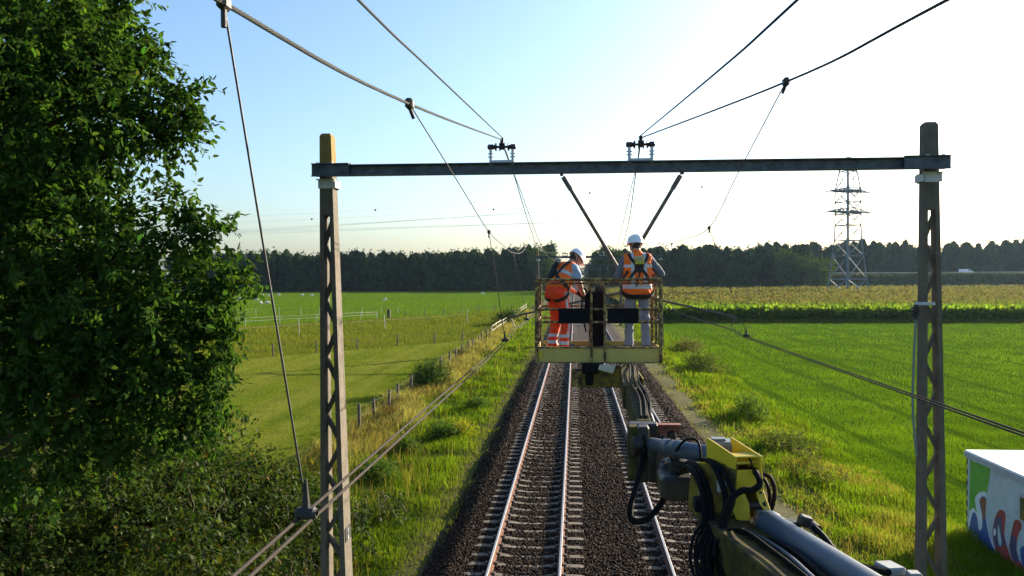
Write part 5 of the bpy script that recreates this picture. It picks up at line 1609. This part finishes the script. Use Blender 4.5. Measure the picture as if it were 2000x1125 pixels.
hose([at(1590, 1030, 4.6), at(1610, 1050, 4.5), at(1640, 1085, 4.3), at(1690, 1108, 4.1), at(1735, 1118, 3.9)], .022)
b = MB(); b.box(at(1573, 1018, 4.7), (.075, .08, .06), (nrm((1, 0, -.3)), (0, 1, 0), nrm((.3, 0, 1))), 0, .01); b.cyl(at(1580, 1022, 4.7), at(1597, 1035, 4.6), .028, 12); b.box(at(1545, 1022, 4.75), (.10, .06, .03)); b.build("hose_coupling", M_grease, arm)
b = MB(); bx_ = at(1738, 1110, 4.0); d1 = nrm(at(1770, 1128, 3.9) - at(1722, 1103, 4.1)); b.box(bx_, (.13, .09, .04), (d1, nrm(np.cross(UP, d1)), np.cross(d1, nrm(np.cross(UP, d1)))), 0, .006); b.box(at(1785, 1125, 3.9), (.06, .06, .04), None, 0, .006); b.build("junction_box", mat("junction_grey", (.24, .25, .25), .1, 6, .6, bump=.05), arm)
# ------------------------------------------------------------------ people (one continuous skin each, grown from a distance field)
def surface_nets(f, org, h):
    s = f < 0
    nx, ny, nz = f.shape
    cnt = np.zeros((nx - 1, ny - 1, nz - 1)); acc = np.zeros((nx - 1, ny - 1, nz - 1, 3))
    cs = [(i, j, k) for i in (0, 1) for j in (0, 1) for k in (0, 1)]
    sub = lambda a, o: a[o[0]:nx - 1 + o[0], o[1]:ny - 1 + o[1], o[2]:nz - 1 + o[2]]
    for a in cs:
        for ax in range(3):
            if a[ax] == 0:
                b = list(a); b[ax] = 1
                fa, fb = sub(f, a), sub(f, b)
                m = (fa < 0) != (fb < 0)
                t = np.where(m, fa / np.where(m, fa - fb, 1), 0)
                cnt += m
                for q in range(3):
                    acc[..., q] += np.where(m, a[q] + (t if q == ax else 0), 0)
    ok = cnt > 0
    idx = -np.ones(cnt.shape, int); idx[ok] = np.arange(ok.sum())
    g = np.argwhere(ok)
    V = org + h * (g + acc[ok] / cnt[ok][:, None])
    F = []
    for ax in range(3):
        b1, b2 = (ax + 1) % 3, (ax + 2) % 3
        sl0 = [slice(1, -1)] * 3; sl0[ax] = slice(0, -1)
        sl1 = [slice(1, -1)] * 3; sl1[ax] = slice(1, None)
        A0, A1 = s[tuple(sl0)], s[tuple(sl1)]
        e = np.argwhere(A0 != A1)
        if not len(e):
            continue
        flip = A0[tuple(e.T)]
        base = e.copy(); base[:, b1] += 1; base[:, b2] += 1
        def ii(d1, d2):
            q = base.copy(); q[:, b1] -= d1; q[:, b2] -= d2
            return idx[q[:, 0], q[:, 1], q[:, 2]]
        q = np.stack([ii(1, 1), ii(0, 1), ii(0, 0), ii(1, 0)], -1)
        q[~flip] = q[~flip][:, ::-1]
        F.append(q)
    return V, np.vstack(F)

class Body:
    def __init__(self):
        self.p = []
    def c(self, a, b, ra, rb=None, m=0, k=.03):
        self.p.append((np.array(a, float), np.array(b, float), ra, ra if rb is None else rb, m, k)); return self
    def chain(self, pts, rs, m, k=.03):
        for i in range(len(pts) - 1):
            self.c(pts[i], pts[i + 1], rs[i], rs[i + 1], m, k)
        return self
    def d1(self, P, q, grow=0.0):
        a, b, ra, rb = q[:4]
        ba = b - a
        t = np.clip(((P - a) @ ba) / (ba @ ba + 1e-9), 0, 1)
        return np.linalg.norm(P - a - t[..., None] * ba, axis=-1) - (ra + (rb - ra) * t) - grow
    def dist(self, P, mats=None, grow=0.0):
        d = None
        for q in self.p:
            if mats is not None and q[4] not in mats:
                continue
            e = self.d1(P, q, grow)
            if d is None:
                d = e
            else:
                k = q[5]
                h = np.clip(.5 + .5 * (d - e) / k, 0, 1)
                d = d + (e - d) * h - k * h * (1 - h)
        return d
    def near(self, P):
        D = np.stack([self.d1(P, q) for q in self.p], -1)
        return np.array([q[4] for q in self.p])[np.argmin(D, -1)]
    def mesh(self, h, mats=None, grow=0.0, cut=None, fold=.006):
        ps = [q for q in self.p if mats is None or q[4] in mats]
        lo = np.min([np.minimum(q[0], q[1]) - max(q[2], q[3]) for q in ps], 0) - grow - 3 * h
        hi = np.max([np.maximum(q[0], q[1]) + max(q[2], q[3]) for q in ps], 0) + grow + 3 * h
        n = np.ceil((hi - lo) / h).astype(int) + 1
        G = np.stack(np.meshgrid(*[lo[i] + h * np.arange(n[i]) for i in range(3)], indexing='ij'), -1)
        f = np.full(tuple(n), .5)
        for q in ps:                                   # smooth union, each limb only where it matters
            mg = max(q[2], q[3]) + grow + q[5] + 4 * h
            i0 = np.maximum(np.floor((np.minimum(q[0], q[1]) - mg - lo) / h).astype(int), 0)
            i1 = np.minimum(np.ceil((np.maximum(q[0], q[1]) + mg - lo) / h).astype(int) + 1, n)
            sl = tuple(slice(a, b) for a, b in zip(i0, i1))
            e = self.d1(G[sl], q, grow)
            d = f[sl]; k = q[5]
            t = np.clip(.5 + .5 * (d - e) / k, 0, 1)
            f[sl] = d + (e - d) * t - k * t * (1 - t)
        x, y, z = G[..., 0], G[..., 1], G[..., 2]
        low = z < (1.40 if fold else -9)
        f = f + low * fold * np.sin(46 * z + 14 * x + 2.2 * np.sin(19 * y + 11 * x)) * np.sin(13 * x - 9 * y + 5 * z)
        if cut is not None:
            f = np.maximum(f, cut(G))
        return surface_nets(f, lo, h)

M_skin = mat("skin", (.42, .24, .16), 0.12, 9.0, 0.5, bump=0.05)
M_tshirt = mat("tshirt_blue_grey", (.30, .38, .50), 0.1, 8.0, 0.9, bump=0.2)
M_shirtdark = mat("shirt_slate", (.11, .125, .15), 0.15, 8.0, 0.9, bump=0.2)
M_orange = mat("hivis_orange", (.90, .15, .012), 0.10, 9.0, 0.75, bump=0.25, bscale=18)
M_redor = mat("hivis_red_orange", (.88, .06, .010), 0.10, 9.0, 0.75, bump=0.25, bscale=18)
M_reflex = mat("reflective_band", (.50, .52, .54), 0.06, 12.0, 0.5, metal=.2, bump=0.1)
M_trous = mat("work_trousers_grey", (.21, .215, .25), 0.15, 6.0, 0.9, bump=0.3, bscale=16)
M_boot = mat("boot_black", (.018, .017, .016), 0.2, 9.0, 0.5, bump=0.1)
M_glove = mat("glove_black", (.02, .02, .022), 0.2, 9.0, 0.7, bump=0.2)
M_strap = mat("harness_black", (.016, .016, .018), 0.25, 16.0, 0.75, bump=0.1)
M_helmet = mat("helmet_white", (.82, .83, .84), 0.03, 4.0, 0.3, bump=0, spec=.5)
M_hviz = mat("pack_yellow", (.45, .42, .06), 0.15, 9.0, 0.7, bump=0.1)
M_hair = mat("hair_dark", (.035, .025, .018), 0.3, 30.0, 0.7, bump=0.4)
PM = [M_skin, M_tshirt, M_trous, M_boot, M_glove, M_reflex, M_orange, M_redor, M_shirtdark, M_hair]
SKIN, TEE, TRO, BOOT, GLOVE, REF, ORA, REDO, SLATE, HAIR = range(10)

def rotz(a):
    return np.array(((math.cos(a), -math.sin(a), 0), (math.sin(a), math.cos(a), 0), (0, 0, 1.0)))

def hand(B, wrist, fdir, palm, m, curl=.9, side=1, sc=1.0):
    """palm, four bent fingers of unequal length and a thumb leaving the side of the palm"""
    f = nrm(fdir); n_ = nrm(np.asarray(palm, float) - f * np.dot(palm, f)); s = np.cross(f, n_) * side
    w_ = np.asarray(wrist, float)
    B.c(w_, w_ + f * .085 * sc, .026, .030, m, .02)
    B.c(w_ + f * .05 * sc + s * .018, w_ + f * .085 * sc + s * .026, .020, .017, m, .015)
    B.c(w_ + f * .05 * sc - s * .018, w_ + f * .085 * sc - s * .026, .020, .017, m, .015)
    for i, L in enumerate((.068, .078, .072, .056)):
        b0 = w_ + f * .088 * sc + s * (.030 - .020 * i)
        d1 = nrm(f * math.cos(curl * .6) + n_ * math.sin(curl * .6)); d2 = nrm(f * math.cos(curl * 1.5) + n_ * math.sin(curl * 1.5)); d3 = nrm(f * math.cos(curl * 2.2) + n_ * math.sin(curl * 2.2))
        b1 = b0 + d1 * L * .48 * sc; b2 = b1 + d2 * L * .32 * sc; b3 = b2 + d3 * L * .26 * sc
        B.c(b0, b1, .0105, .0098, m, .006); B.c(b1, b2, .0098, .0090, m, .004); B.c(b2, b3, .0090, .0078, m, .004)
    t0 = w_ + f * .030 * sc + s * .026; t1 = t0 + nrm(s * .8 + f * .7 + n_ * .3) * .042; t2 = t1 + nrm(s * .2 + f * .9 + n_ * .5) * .034
    B.c(t0, t1, .0135, .0115, m, .010); B.c(t1, t2, .0115, .0095, m, .004)

def head(B, c, f, up, hair=True):
    """skull, face with brow, eyes, nose, mouth, chin and ears; f = looking direction"""
    f = nrm(f); up = nrm(np.asarray(up, float) - f * np.dot(up, f)); s = np.cross(f, up)
    c = np.asarray(c, float)
    B.c(c - f * .018 + up * .03, c + f * .022 + up * .035, .082, .078, SKIN, .02)
    B.c(c + f * .035 - up * .02, c + f * .050 - up * .075, .062, .040, SKIN, .03)
    B.c(c + f * .085 + up * .012, c + f * .104 - up * .022, .011, .015, SKIN, .012)
    B.c(c + f * .080 + up * .028 - s * .03, c + f * .080 + up * .028 + s * .03, .013, .013, SKIN, .015)
    for q in (-1, 1):
        B.c(c + f * .074 + up * .010 + s * .031 * q, c + f * .075 + up * .010 + s * .031 * q, .012, .012, HAIR if False else SKIN, .004)
        B.c(c - f * .005 + s * .082 * q + up * .012, c - f * .012 + s * .086 * q - up * .028, .016, .011, SKIN, .006)
    B.c(c + f * .080 - up * .052 - s * .018, c + f * .080 - up * .052 + s * .018, .010, .010, SKIN, .012)
    if hair:
        B.c(c - f * .040 - up * .01, c - f * .030 + up * .04, .066, .070, HAIR, .02)

def helmet(parent, c, f, up, R, off):
    f = nrm(f); up = nrm(np.asarray(up, float) - f * np.dot(up, f)); s = np.cross(f, up)
    n = 28
    P, F = [], []
    rows = [(-.012, 1.05, 1.22), (-.004, 1.03, 1.16), (.0, 1.0, 1.02), (.03, 1.0, 1.0), (.065, .93, .93), (.095, .76, .76), (.115, .50, .50), (.125, .18, .18)]
    for (h, k1, k2) in rows:
        for j in range(n):
            a = 2 * math.pi * j / n
            ca, sa = math.cos(a), math.sin(a)
            kf = k1 + (k2 - k1) * max(0, ca) ** 3
            rx = .142 * kf; ry = .122 * k1
            if abs(a - 0) < 1e-9: pass
            ridge = 1 + .03 * (abs(sa) < .25) * (h > .02)
            P.append(c + (f * ca * rx + s * sa * ry) + up * (h * 1.12 * ridge))
    m = len(rows)
    F = [(i * n + j, i * n + (j + 1) % n, (i + 1) * n + (j + 1) % n, (i + 1) * n + j) for i in range(m - 1) for j in range(n)]
    F.append(tuple((m - 1) * n + j for j in range(n)))
    P = (np.array(P) @ R.T) + off
    o = link_mesh("helmet", P, F, M_helmet, parent)
    so = o.modifiers.new("thick", 'SOLIDIFY'); so.thickness = .006; so.offset = 1
    auto_smooth(o, 60)
    b = MB()
    q = c - f * .118 + up * .045
    b.box((q @ R.T) + off, (.026, .026, .045), (s @ R.T, f @ R.T, up @ R.T), 0, .005)
    b.build("vent", M_strap, o)
    b = MB()
    for sg in (-1, 1):
        pts = [c + s * .098 * sg - f * .05 - up * .0, c + s * .092 * sg - f * .01 - up * .06, c + s * .05 * sg + f * .05 - up * .135]
        b.tube((spline(pts, 5) @ R.T) + off, .007, 6)
    b.build("chin_strap", M_strap, o)
    return o

def ribbon(parent, dist, pts, w_, R, off, m, name, lift=.010, th=.006, n=14):
    """strap lying on the surface of a distance field"""
    p = spline(pts, n)
    eps = .004
    def grad(q):
        g = np.stack([dist(q + np.eye(3)[i] * eps) - dist(q - np.eye(3)[i] * eps) for i in range(3)], -1)
        return g / (np.linalg.norm(g, axis=1)[:, None] + 1e-9)
    for _ in range(5):
        p = p - grad(p) * (dist(p) - lift)[:, None] * .8
    g = grad(p)
    t = np.gradient(p, axis=0); t /= np.linalg.norm(t, axis=1)[:, None] + 1e-9
    s = np.cross(t, g); s /= np.linalg.norm(s, axis=1)[:, None] + 1e-9
    P = []
    for i in range(len(p)):
        P += [p[i] - s[i] * w_ / 2 - g[i] * th, p[i] + s[i] * w_ / 2 - g[i] * th, p[i] + s[i] * w_ / 2 + g[i] * th / 2, p[i] - s[i] * w_ / 2 + g[i] * th / 2]
    F = [(i * 4 + j, i * 4 + (j + 1) % 4, i * 4 + 4 + (j + 1) % 4, i * 4 + 4 + j) for i in range(len(p) - 1) for j in range(4)]
    F += [(3, 2, 1, 0), tuple(4 * (len(p) - 1) + j for j in range(4))]
    return link_mesh(name, np.array(P) @ R.T + off, F, m, parent)

FLOOR = zfl - .004
HV = .0105
def place(V, R, off):
    return V @ R.T + off

# ---- right worker: back to the camera, arms forward
oR = at(1245, 688, 12.75); oR[2] = FLOOR
RR = rotz(math.radians(8))
pr = thing("person", tuple(oR), "worker in grey trousers and orange vest with his back to the camera in the basket", "person")
B = Body()
for s in (-1, 1):
    hx = .098 * s
    kx, ax_ = .125 * s, .135 * s
    B.chain([(hx, 0, .92), (kx, .045, .50), (ax_, -.01, .12)], [.098, .074, .064], TRO, .04)
    B.c((ax_, -.005, .15), (ax_, -.01, .10), .068, .072, TRO, .02)
    B.c((ax_, -.035, .055), (ax_ + .02 * s, .17, .045), .050, .042, BOOT, .02)
    B.c((ax_, -.02, .06), (ax_, -.01, .13), .052, .054, BOOT, .02)
B.c((-.085, -.01, .93), (.085, -.01, .93), .128, .128, TRO, .05)
B.c((-.08, -.005, 1.06), (.08, -.005, 1.06), .118, .118, TRO, .05)
for s in (-1, 1):
    B.c((.075 * s, .0, 1.08), (.095 * s, -.005, 1.34), .115, .115, SLATE, .05)
B.c((-.165, .0, 1.43), (.165, .0, 1.43), .082, .082, SLATE, .05)
B.c((0, -.01, 1.45), (0, .02, 1.57), .062, .056, SKIN, .03)
B.chain([(.19, .0, 1.42), (.375, .0, 1.21)], [.076, .064], SLATE, .035)
B.chain([(.375, .0, 1.21), (.31, .13, 1.20)], [.060, .052], SLATE, .02)
B.chain([(.32, .10, 1.20), (.17, .30, 1.22)], [.046, .032], SKIN, .015)
hand(B, (.17, .30, 1.22), (-.6, .7, .15), (-.3, -.2, -.9), SKIN, .8, 1)
B.chain([(-.19, .0, 1.42), (-.30, .04, 1.17)], [.076, .064], SLATE, .035)
B.chain([(-.285, .04, 1.17), (-.27, .16, 1.20)], [.058, .05], SLATE, .02)
B.chain([(-.272, .14, 1.195), (-.20, .36, 1.30)], [.046, .032], SKIN, .015)
hand(B, (-.20, .36, 1.30), (.2, .8, .5), (.5, -.1, -.8), SKIN, .9, -1)
hdir, hup = (-.30, .90, -.30), (0, .28, 1)
head(B, (-.015, .075, 1.645), hdir, hup)
V, F = B.mesh(HV)
fc = V[F].mean(1)
mi = B.near(fc)
tro = (mi == TRO) & (fc[:, 2] > .98) & (fc[:, 2] < 1.05)
body = link_mesh("body", place(V, RR, oR), F, PM, pr, True, mi)
# vest
VB = Body()
for s in (-1, 1):
    VB.c((.078 * s, -.005, .94), (.08 * s, .0, 1.08), .135, .128, 0, .05)
    VB.c((.08 * s, .0, 1.08), (.095 * s, -.005, 1.34), .128, .124, 0, .05)
    VB.c((.06 * s, 0, 1.43), (.15 * s, .0, 1.435), .088, .080, 0, .05)
VB.c((0, -.005, 1.44), (0, .01, 1.52), .075, .060, 0, .03)
vcut = lambda G: np.maximum(np.maximum(.875 - G[..., 2], np.abs(G[..., 0]) - .23), .062 - np.sqrt(G[..., 0] ** 2 + (G[..., 1] - .05) ** 2 + ((G[..., 2] - 1.60) * .6) ** 2))
V, F = VB.mesh(HV, None, .020, vcut)
fc = V[F].mean(1)
mi = np.zeros(len(F), int)
x, y, z = fc.T
mi[(z > .97) & (z < 1.03)] = 1
mi[(z > 1.30) & (z < 1.345) & (np.abs(x) > .085)] = 1
mi[(np.abs(np.abs(x) - .10) < .026) & (z > 1.03)] = 1
vest = link_mesh("vest", place(V, RR, oR), F, [M_orange, M_reflex], pr, True, mi)
vd = lambda P: VB.dist(P, None, .020)
bd = lambda P: np.minimum(VB.dist(P, None, .02), B.dist(P, (TRO, SLATE)))
hs = ribbon(pr, vd, [(-.15, -.05, 1.50), (-.10, -.13, 1.40), (0, -.16, 1.30), (.10, -.16, 1.20), (.16, -.14, 1.08)], .044, RR, oR, M_strap, "harness")
ribbon(hs, vd, [(.15, -.05, 1.50), (.10, -.13, 1.40), (0, -.16, 1.305), (-.10, -.16, 1.20), (-.17, -.13, 1.08)], .044, RR, oR, M_strap, "strap", .012)
ribbon(hs, vd, [(-.06, -.16, 1.40), (-.04, -.16, 1.30), (0, -.165, 1.24), (.04, -.16, 1.30), (.06, -.16, 1.40)], .05, RR, oR, M_strap, "strap", .016)
ribbon(hs, bd, [(-.21, .0, .93), (-.15, -.12, .85), (0, -.17, .82), (.15, -.12, .85), (.21, 0, .93)], .075, RR, oR, M_strap, "hip_pad", .02, .014)
ribbon(hs, bd, [(-.20, .02, 1.03), (-.185, -.06, 1.15), (-.17, -.12, 1.25)], .035, RR, oR, M_strap, "strap", .014)
ribbon(hs, bd, [(.01, -.17, 1.22), (-.02, -.18, 1.12), (-.05, -.17, 1.0)], .022, RR, oR, M_strap, "strap", .014)
b = MB()
q = np.array((0, -.17, 1.415))
b.box(q @ RR.T + oR, (.15, .035, .13), (np.array((1, 0, 0)) @ RR.T, np.array((0, 1, 0)) @ RR.T, UP), 0, .012)
hp = b.build("back_pad", M_hviz, hs)
b = MB(); th_ = np.linspace(0, 2 * np.pi, 18)
for q in ((0, -.20, 1.44), (.045, -.20, 1.45), (-.045, -.20, 1.45)):
    b.tube(np.stack([q[0] + .024 * np.cos(th_), np.full(18, q[1]), q[2] + .026 * np.sin(th_)], -1) @ RR.T + oR, .006, 6)
b.build("d_ring", M_galv, hp)
helmet(pr, np.array((-.015, .075, 1.645)) + np.array((0, 0, .045)), np.array(hdir) * (1, 1, .4), np.array(hup), RR, oR)

# ---- left worker: orange clothes, turned right and bent over his hands
oL = at(1092, 686, 12.8); oL[2] = FLOOR
RL = rotz(math.radians(-48))
pl = thing("person", tuple(oL), "worker in red orange trousers bent forward over his hands in the basket", "person")
B = Body()
for s in (-1, 1):
    hx = .10 * s
    B.chain([(hx, -.04, .88), (.125 * s, .05, .47), (.14 * s, -.02, .11)], [.105, .082, .070], REDO, .04)
    B.c((.14 * s, -.02, .16), (.14 * s, -.02, .07), .074, .080, REDO, .02)
    B.c((.14 * s, -.045, .052), (.155 * s, .15, .042), .050, .042, BOOT, .02)
B.c((-.085, -.05, .90), (.085, -.05, .90), .135, .135, REDO, .05)
B.c((-.08, -.03, 1.02), (.08, -.03, 1.02), .125, .125, REDO, .05)
for s in (-1, 1):
    B.c((.075 * s, -.01, 1.03), (.10 * s, .13, 1.24), .12, .118, TEE, .05)
B.c((-.15, .17, 1.30), (.15, .17, 1.30), .082, .082, TEE, .05)
B.c((0, .19, 1.33), (0, .28, 1.40), .060, .056, SKIN, .03)
# right arm (nearest the camera) hangs down in front
B.chain([(.185, .17, 1.29), (.225, .21, 1.14)], [.078, .068], TEE, .035)
B.chain([(.222, .205, 1.16), (.235, .235, 1.03)], [.050, .044], SKIN, .012)
B.chain([(.235, .235, 1.03), (.17, .37, .88)], [.044, .033], SKIN, .015)
hand(B, (.17, .37, .88), (-.45, .55, -.55), (-.6, -.1, .5), GLOVE, .9, 1, 1.1)
B.chain([(-.185, .17, 1.29), (-.23, .22, 1.14)], [.078, .068], TEE, .035)
B.chain([(-.228, .215, 1.16), (-.22, .27, 1.03)], [.050, .044], SKIN, .012)
B.chain([(-.22, .27, 1.03), (-.06, .41, .91)], [.044, .033], SKIN, .015)
hand(B, (-.06, .41, .91), (.5, .6, -.4), (.5, -.2, -.6), GLOVE, .9, -1, 1.1)
hdirL, hupL = np.array((.10, .66, -.75)), np.array((0, .76, .65))
hcL = np.array((.0, .355, 1.445))
head(B, hcL, hdirL, hupL)
V, F = B.mesh(HV)
fc = V[F].mean(1)
mi = B.near(fc)
x, y, z = fc.T
leg = (mi == REDO) & (z < .6)
mi[leg & (((z > .09) & (z < .145)) | ((z > .20) & (z < .25)))] = REF
mi[(mi == REDO) & (z < .93) & (z > .2) & (np.abs(y + .0 - np.interp(z, [0.1, .47, .88], [-.02, .05, -.04])) < .022) & (np.abs(x) > .15)] = REF
link_mesh("body", place(V, RL, oL), F, PM, pl, True, mi)
VB = Body()
for s in (-1, 1):
    VB.c((.072 * s, -.02, 1.0), (.10 * s, .13, 1.24), .126, .120, 0, .05)
    VB.c((.06 * s, .165, 1.30), (.12 * s, .17, 1.30), .086, .080, 0, .05)
nrmT = nrm((0, .50, .86))
vcut = lambda G: np.maximum(np.maximum(.93 - G[..., 2], np.abs(G[..., 0]) - .215), .072 - np.sqrt(G[..., 0] ** 2 + (G[..., 1] - .29) ** 2 + ((G[..., 2] - 1.41) * .8) ** 2))
V, F = VB.mesh(HV, None, .020, vcut)
fc = V[F].mean(1)
x, y, z = fc.T
hT = y * nrmT[1] + z * nrmT[2]
mi = np.zeros(len(F), int)
mi[(hT > 1.04) & (hT < 1.095)] = 1
mi[(np.abs(np.abs(x) - .105) < .026) & (hT > 1.095)] = 1
link_mesh("vest", place(V, RL, oL), F, [M_orange, M_reflex], pl, True, mi)
VBL, BL = VB, B
vd = lambda P: VBL.dist(P, None, .020)
bd = lambda P: np.minimum(VBL.dist(P, None, .02), BL.dist(P, (REDO, TEE)))
hs = ribbon(pl, vd, [(-.15, .07, 1.43), (-.10, -.03, 1.34), (0, -.09, 1.24), (.12, -.09, 1.12), (.19, -.02, 1.0)], .055, RL, oL, M_strap, "harness")
ribbon(hs, vd, [(.15, .10, 1.43), (.10, -.02, 1.34), (0, -.09, 1.245), (-.12, -.10, 1.12), (-.18, -.05, 1.0)], .055, RL, oL, M_strap, "strap", .012)
ribbon(hs, bd, [(.20, .0, 1.0), (.19, .02, .93), (.12, -.12, .80), (.03, -.18, .76)], .05, RL, oL, M_strap, "leg_strap", .012)
ribbon(hs, bd, [(-.20, .0, 1.0), (-.19, -.03, .90), (-.12, -.15, .80), (-.03, -.18, .76)], .05, RL, oL, M_strap, "leg_strap", .012)
ribbon(hs, bd, [(.21, .04, .99), (.23, .05, .93), (.20, .07, .88)], .04, RL, oL, M_galv, "buckle", .016)
b = MB()
for q, sz in (((-.09, -.05, 1.25), (.10, .07, .26)), ((-.05, .0, 1.38), (.09, .06, .07))):
    b.box(np.array(q) @ RL.T + oL, sz, (np.array((1, 0, 0)) @ RL.T, np.array((0, .85, -.52)) @ RL.T, np.array((0, .52, .85)) @ RL.T), 0, .02)
hp = b.build("fall_arrest_pack", M_strap, hs)
b = MB(); q = np.array((-.04, -.01, 1.435))
b.tube(np.stack([q[0] + .035 * np.cos(th_), np.full(18, q[1]), q[2] + .03 * np.sin(th_)], -1) @ RL.T + oL, .007, 6); b.tube(np.stack([q[0] + .05 + .028 * np.cos(th_), np.full(18, q[1] + .01), q[2] - .02 + .03 * np.sin(th_)], -1) @ RL.T + oL, .007, 6)
b.build("d_ring", M_galv, hp)
helmet(pl, hcL + hupL * .045, hdirL, hupL, RL, oL)
b = MB(); q = np.array((.06, .50, .86)) @ RL.T + oL
b.bar(q, q + (.12, .05, .10), .035, .03, bevel=.006); b.cyl(q + (.10, .04, .09), q + (.15, .06, .13), .014, 8)
tag(b.build("hand_tool", M_grease), "small dark hand tool held by the bent worker", "tool")

# ------------------------------------------------------------------ air
k = NT("haze_air")
vol = k.n("ShaderNodeVolumePrincipled", {"Color": (.52, .76, 1.0, 1), "Density": 0.00005, "Anisotropy": 0.45})
k.t.links.new(vol.outputs[0], k.out.inputs[1])
b = MB(); b.box((0, 1425, 27.0), (5000, 3250, 58.0))
hz = b.build("haze", k.m)
stuff(hz, "thin pale summer haze over the fields", "haze")
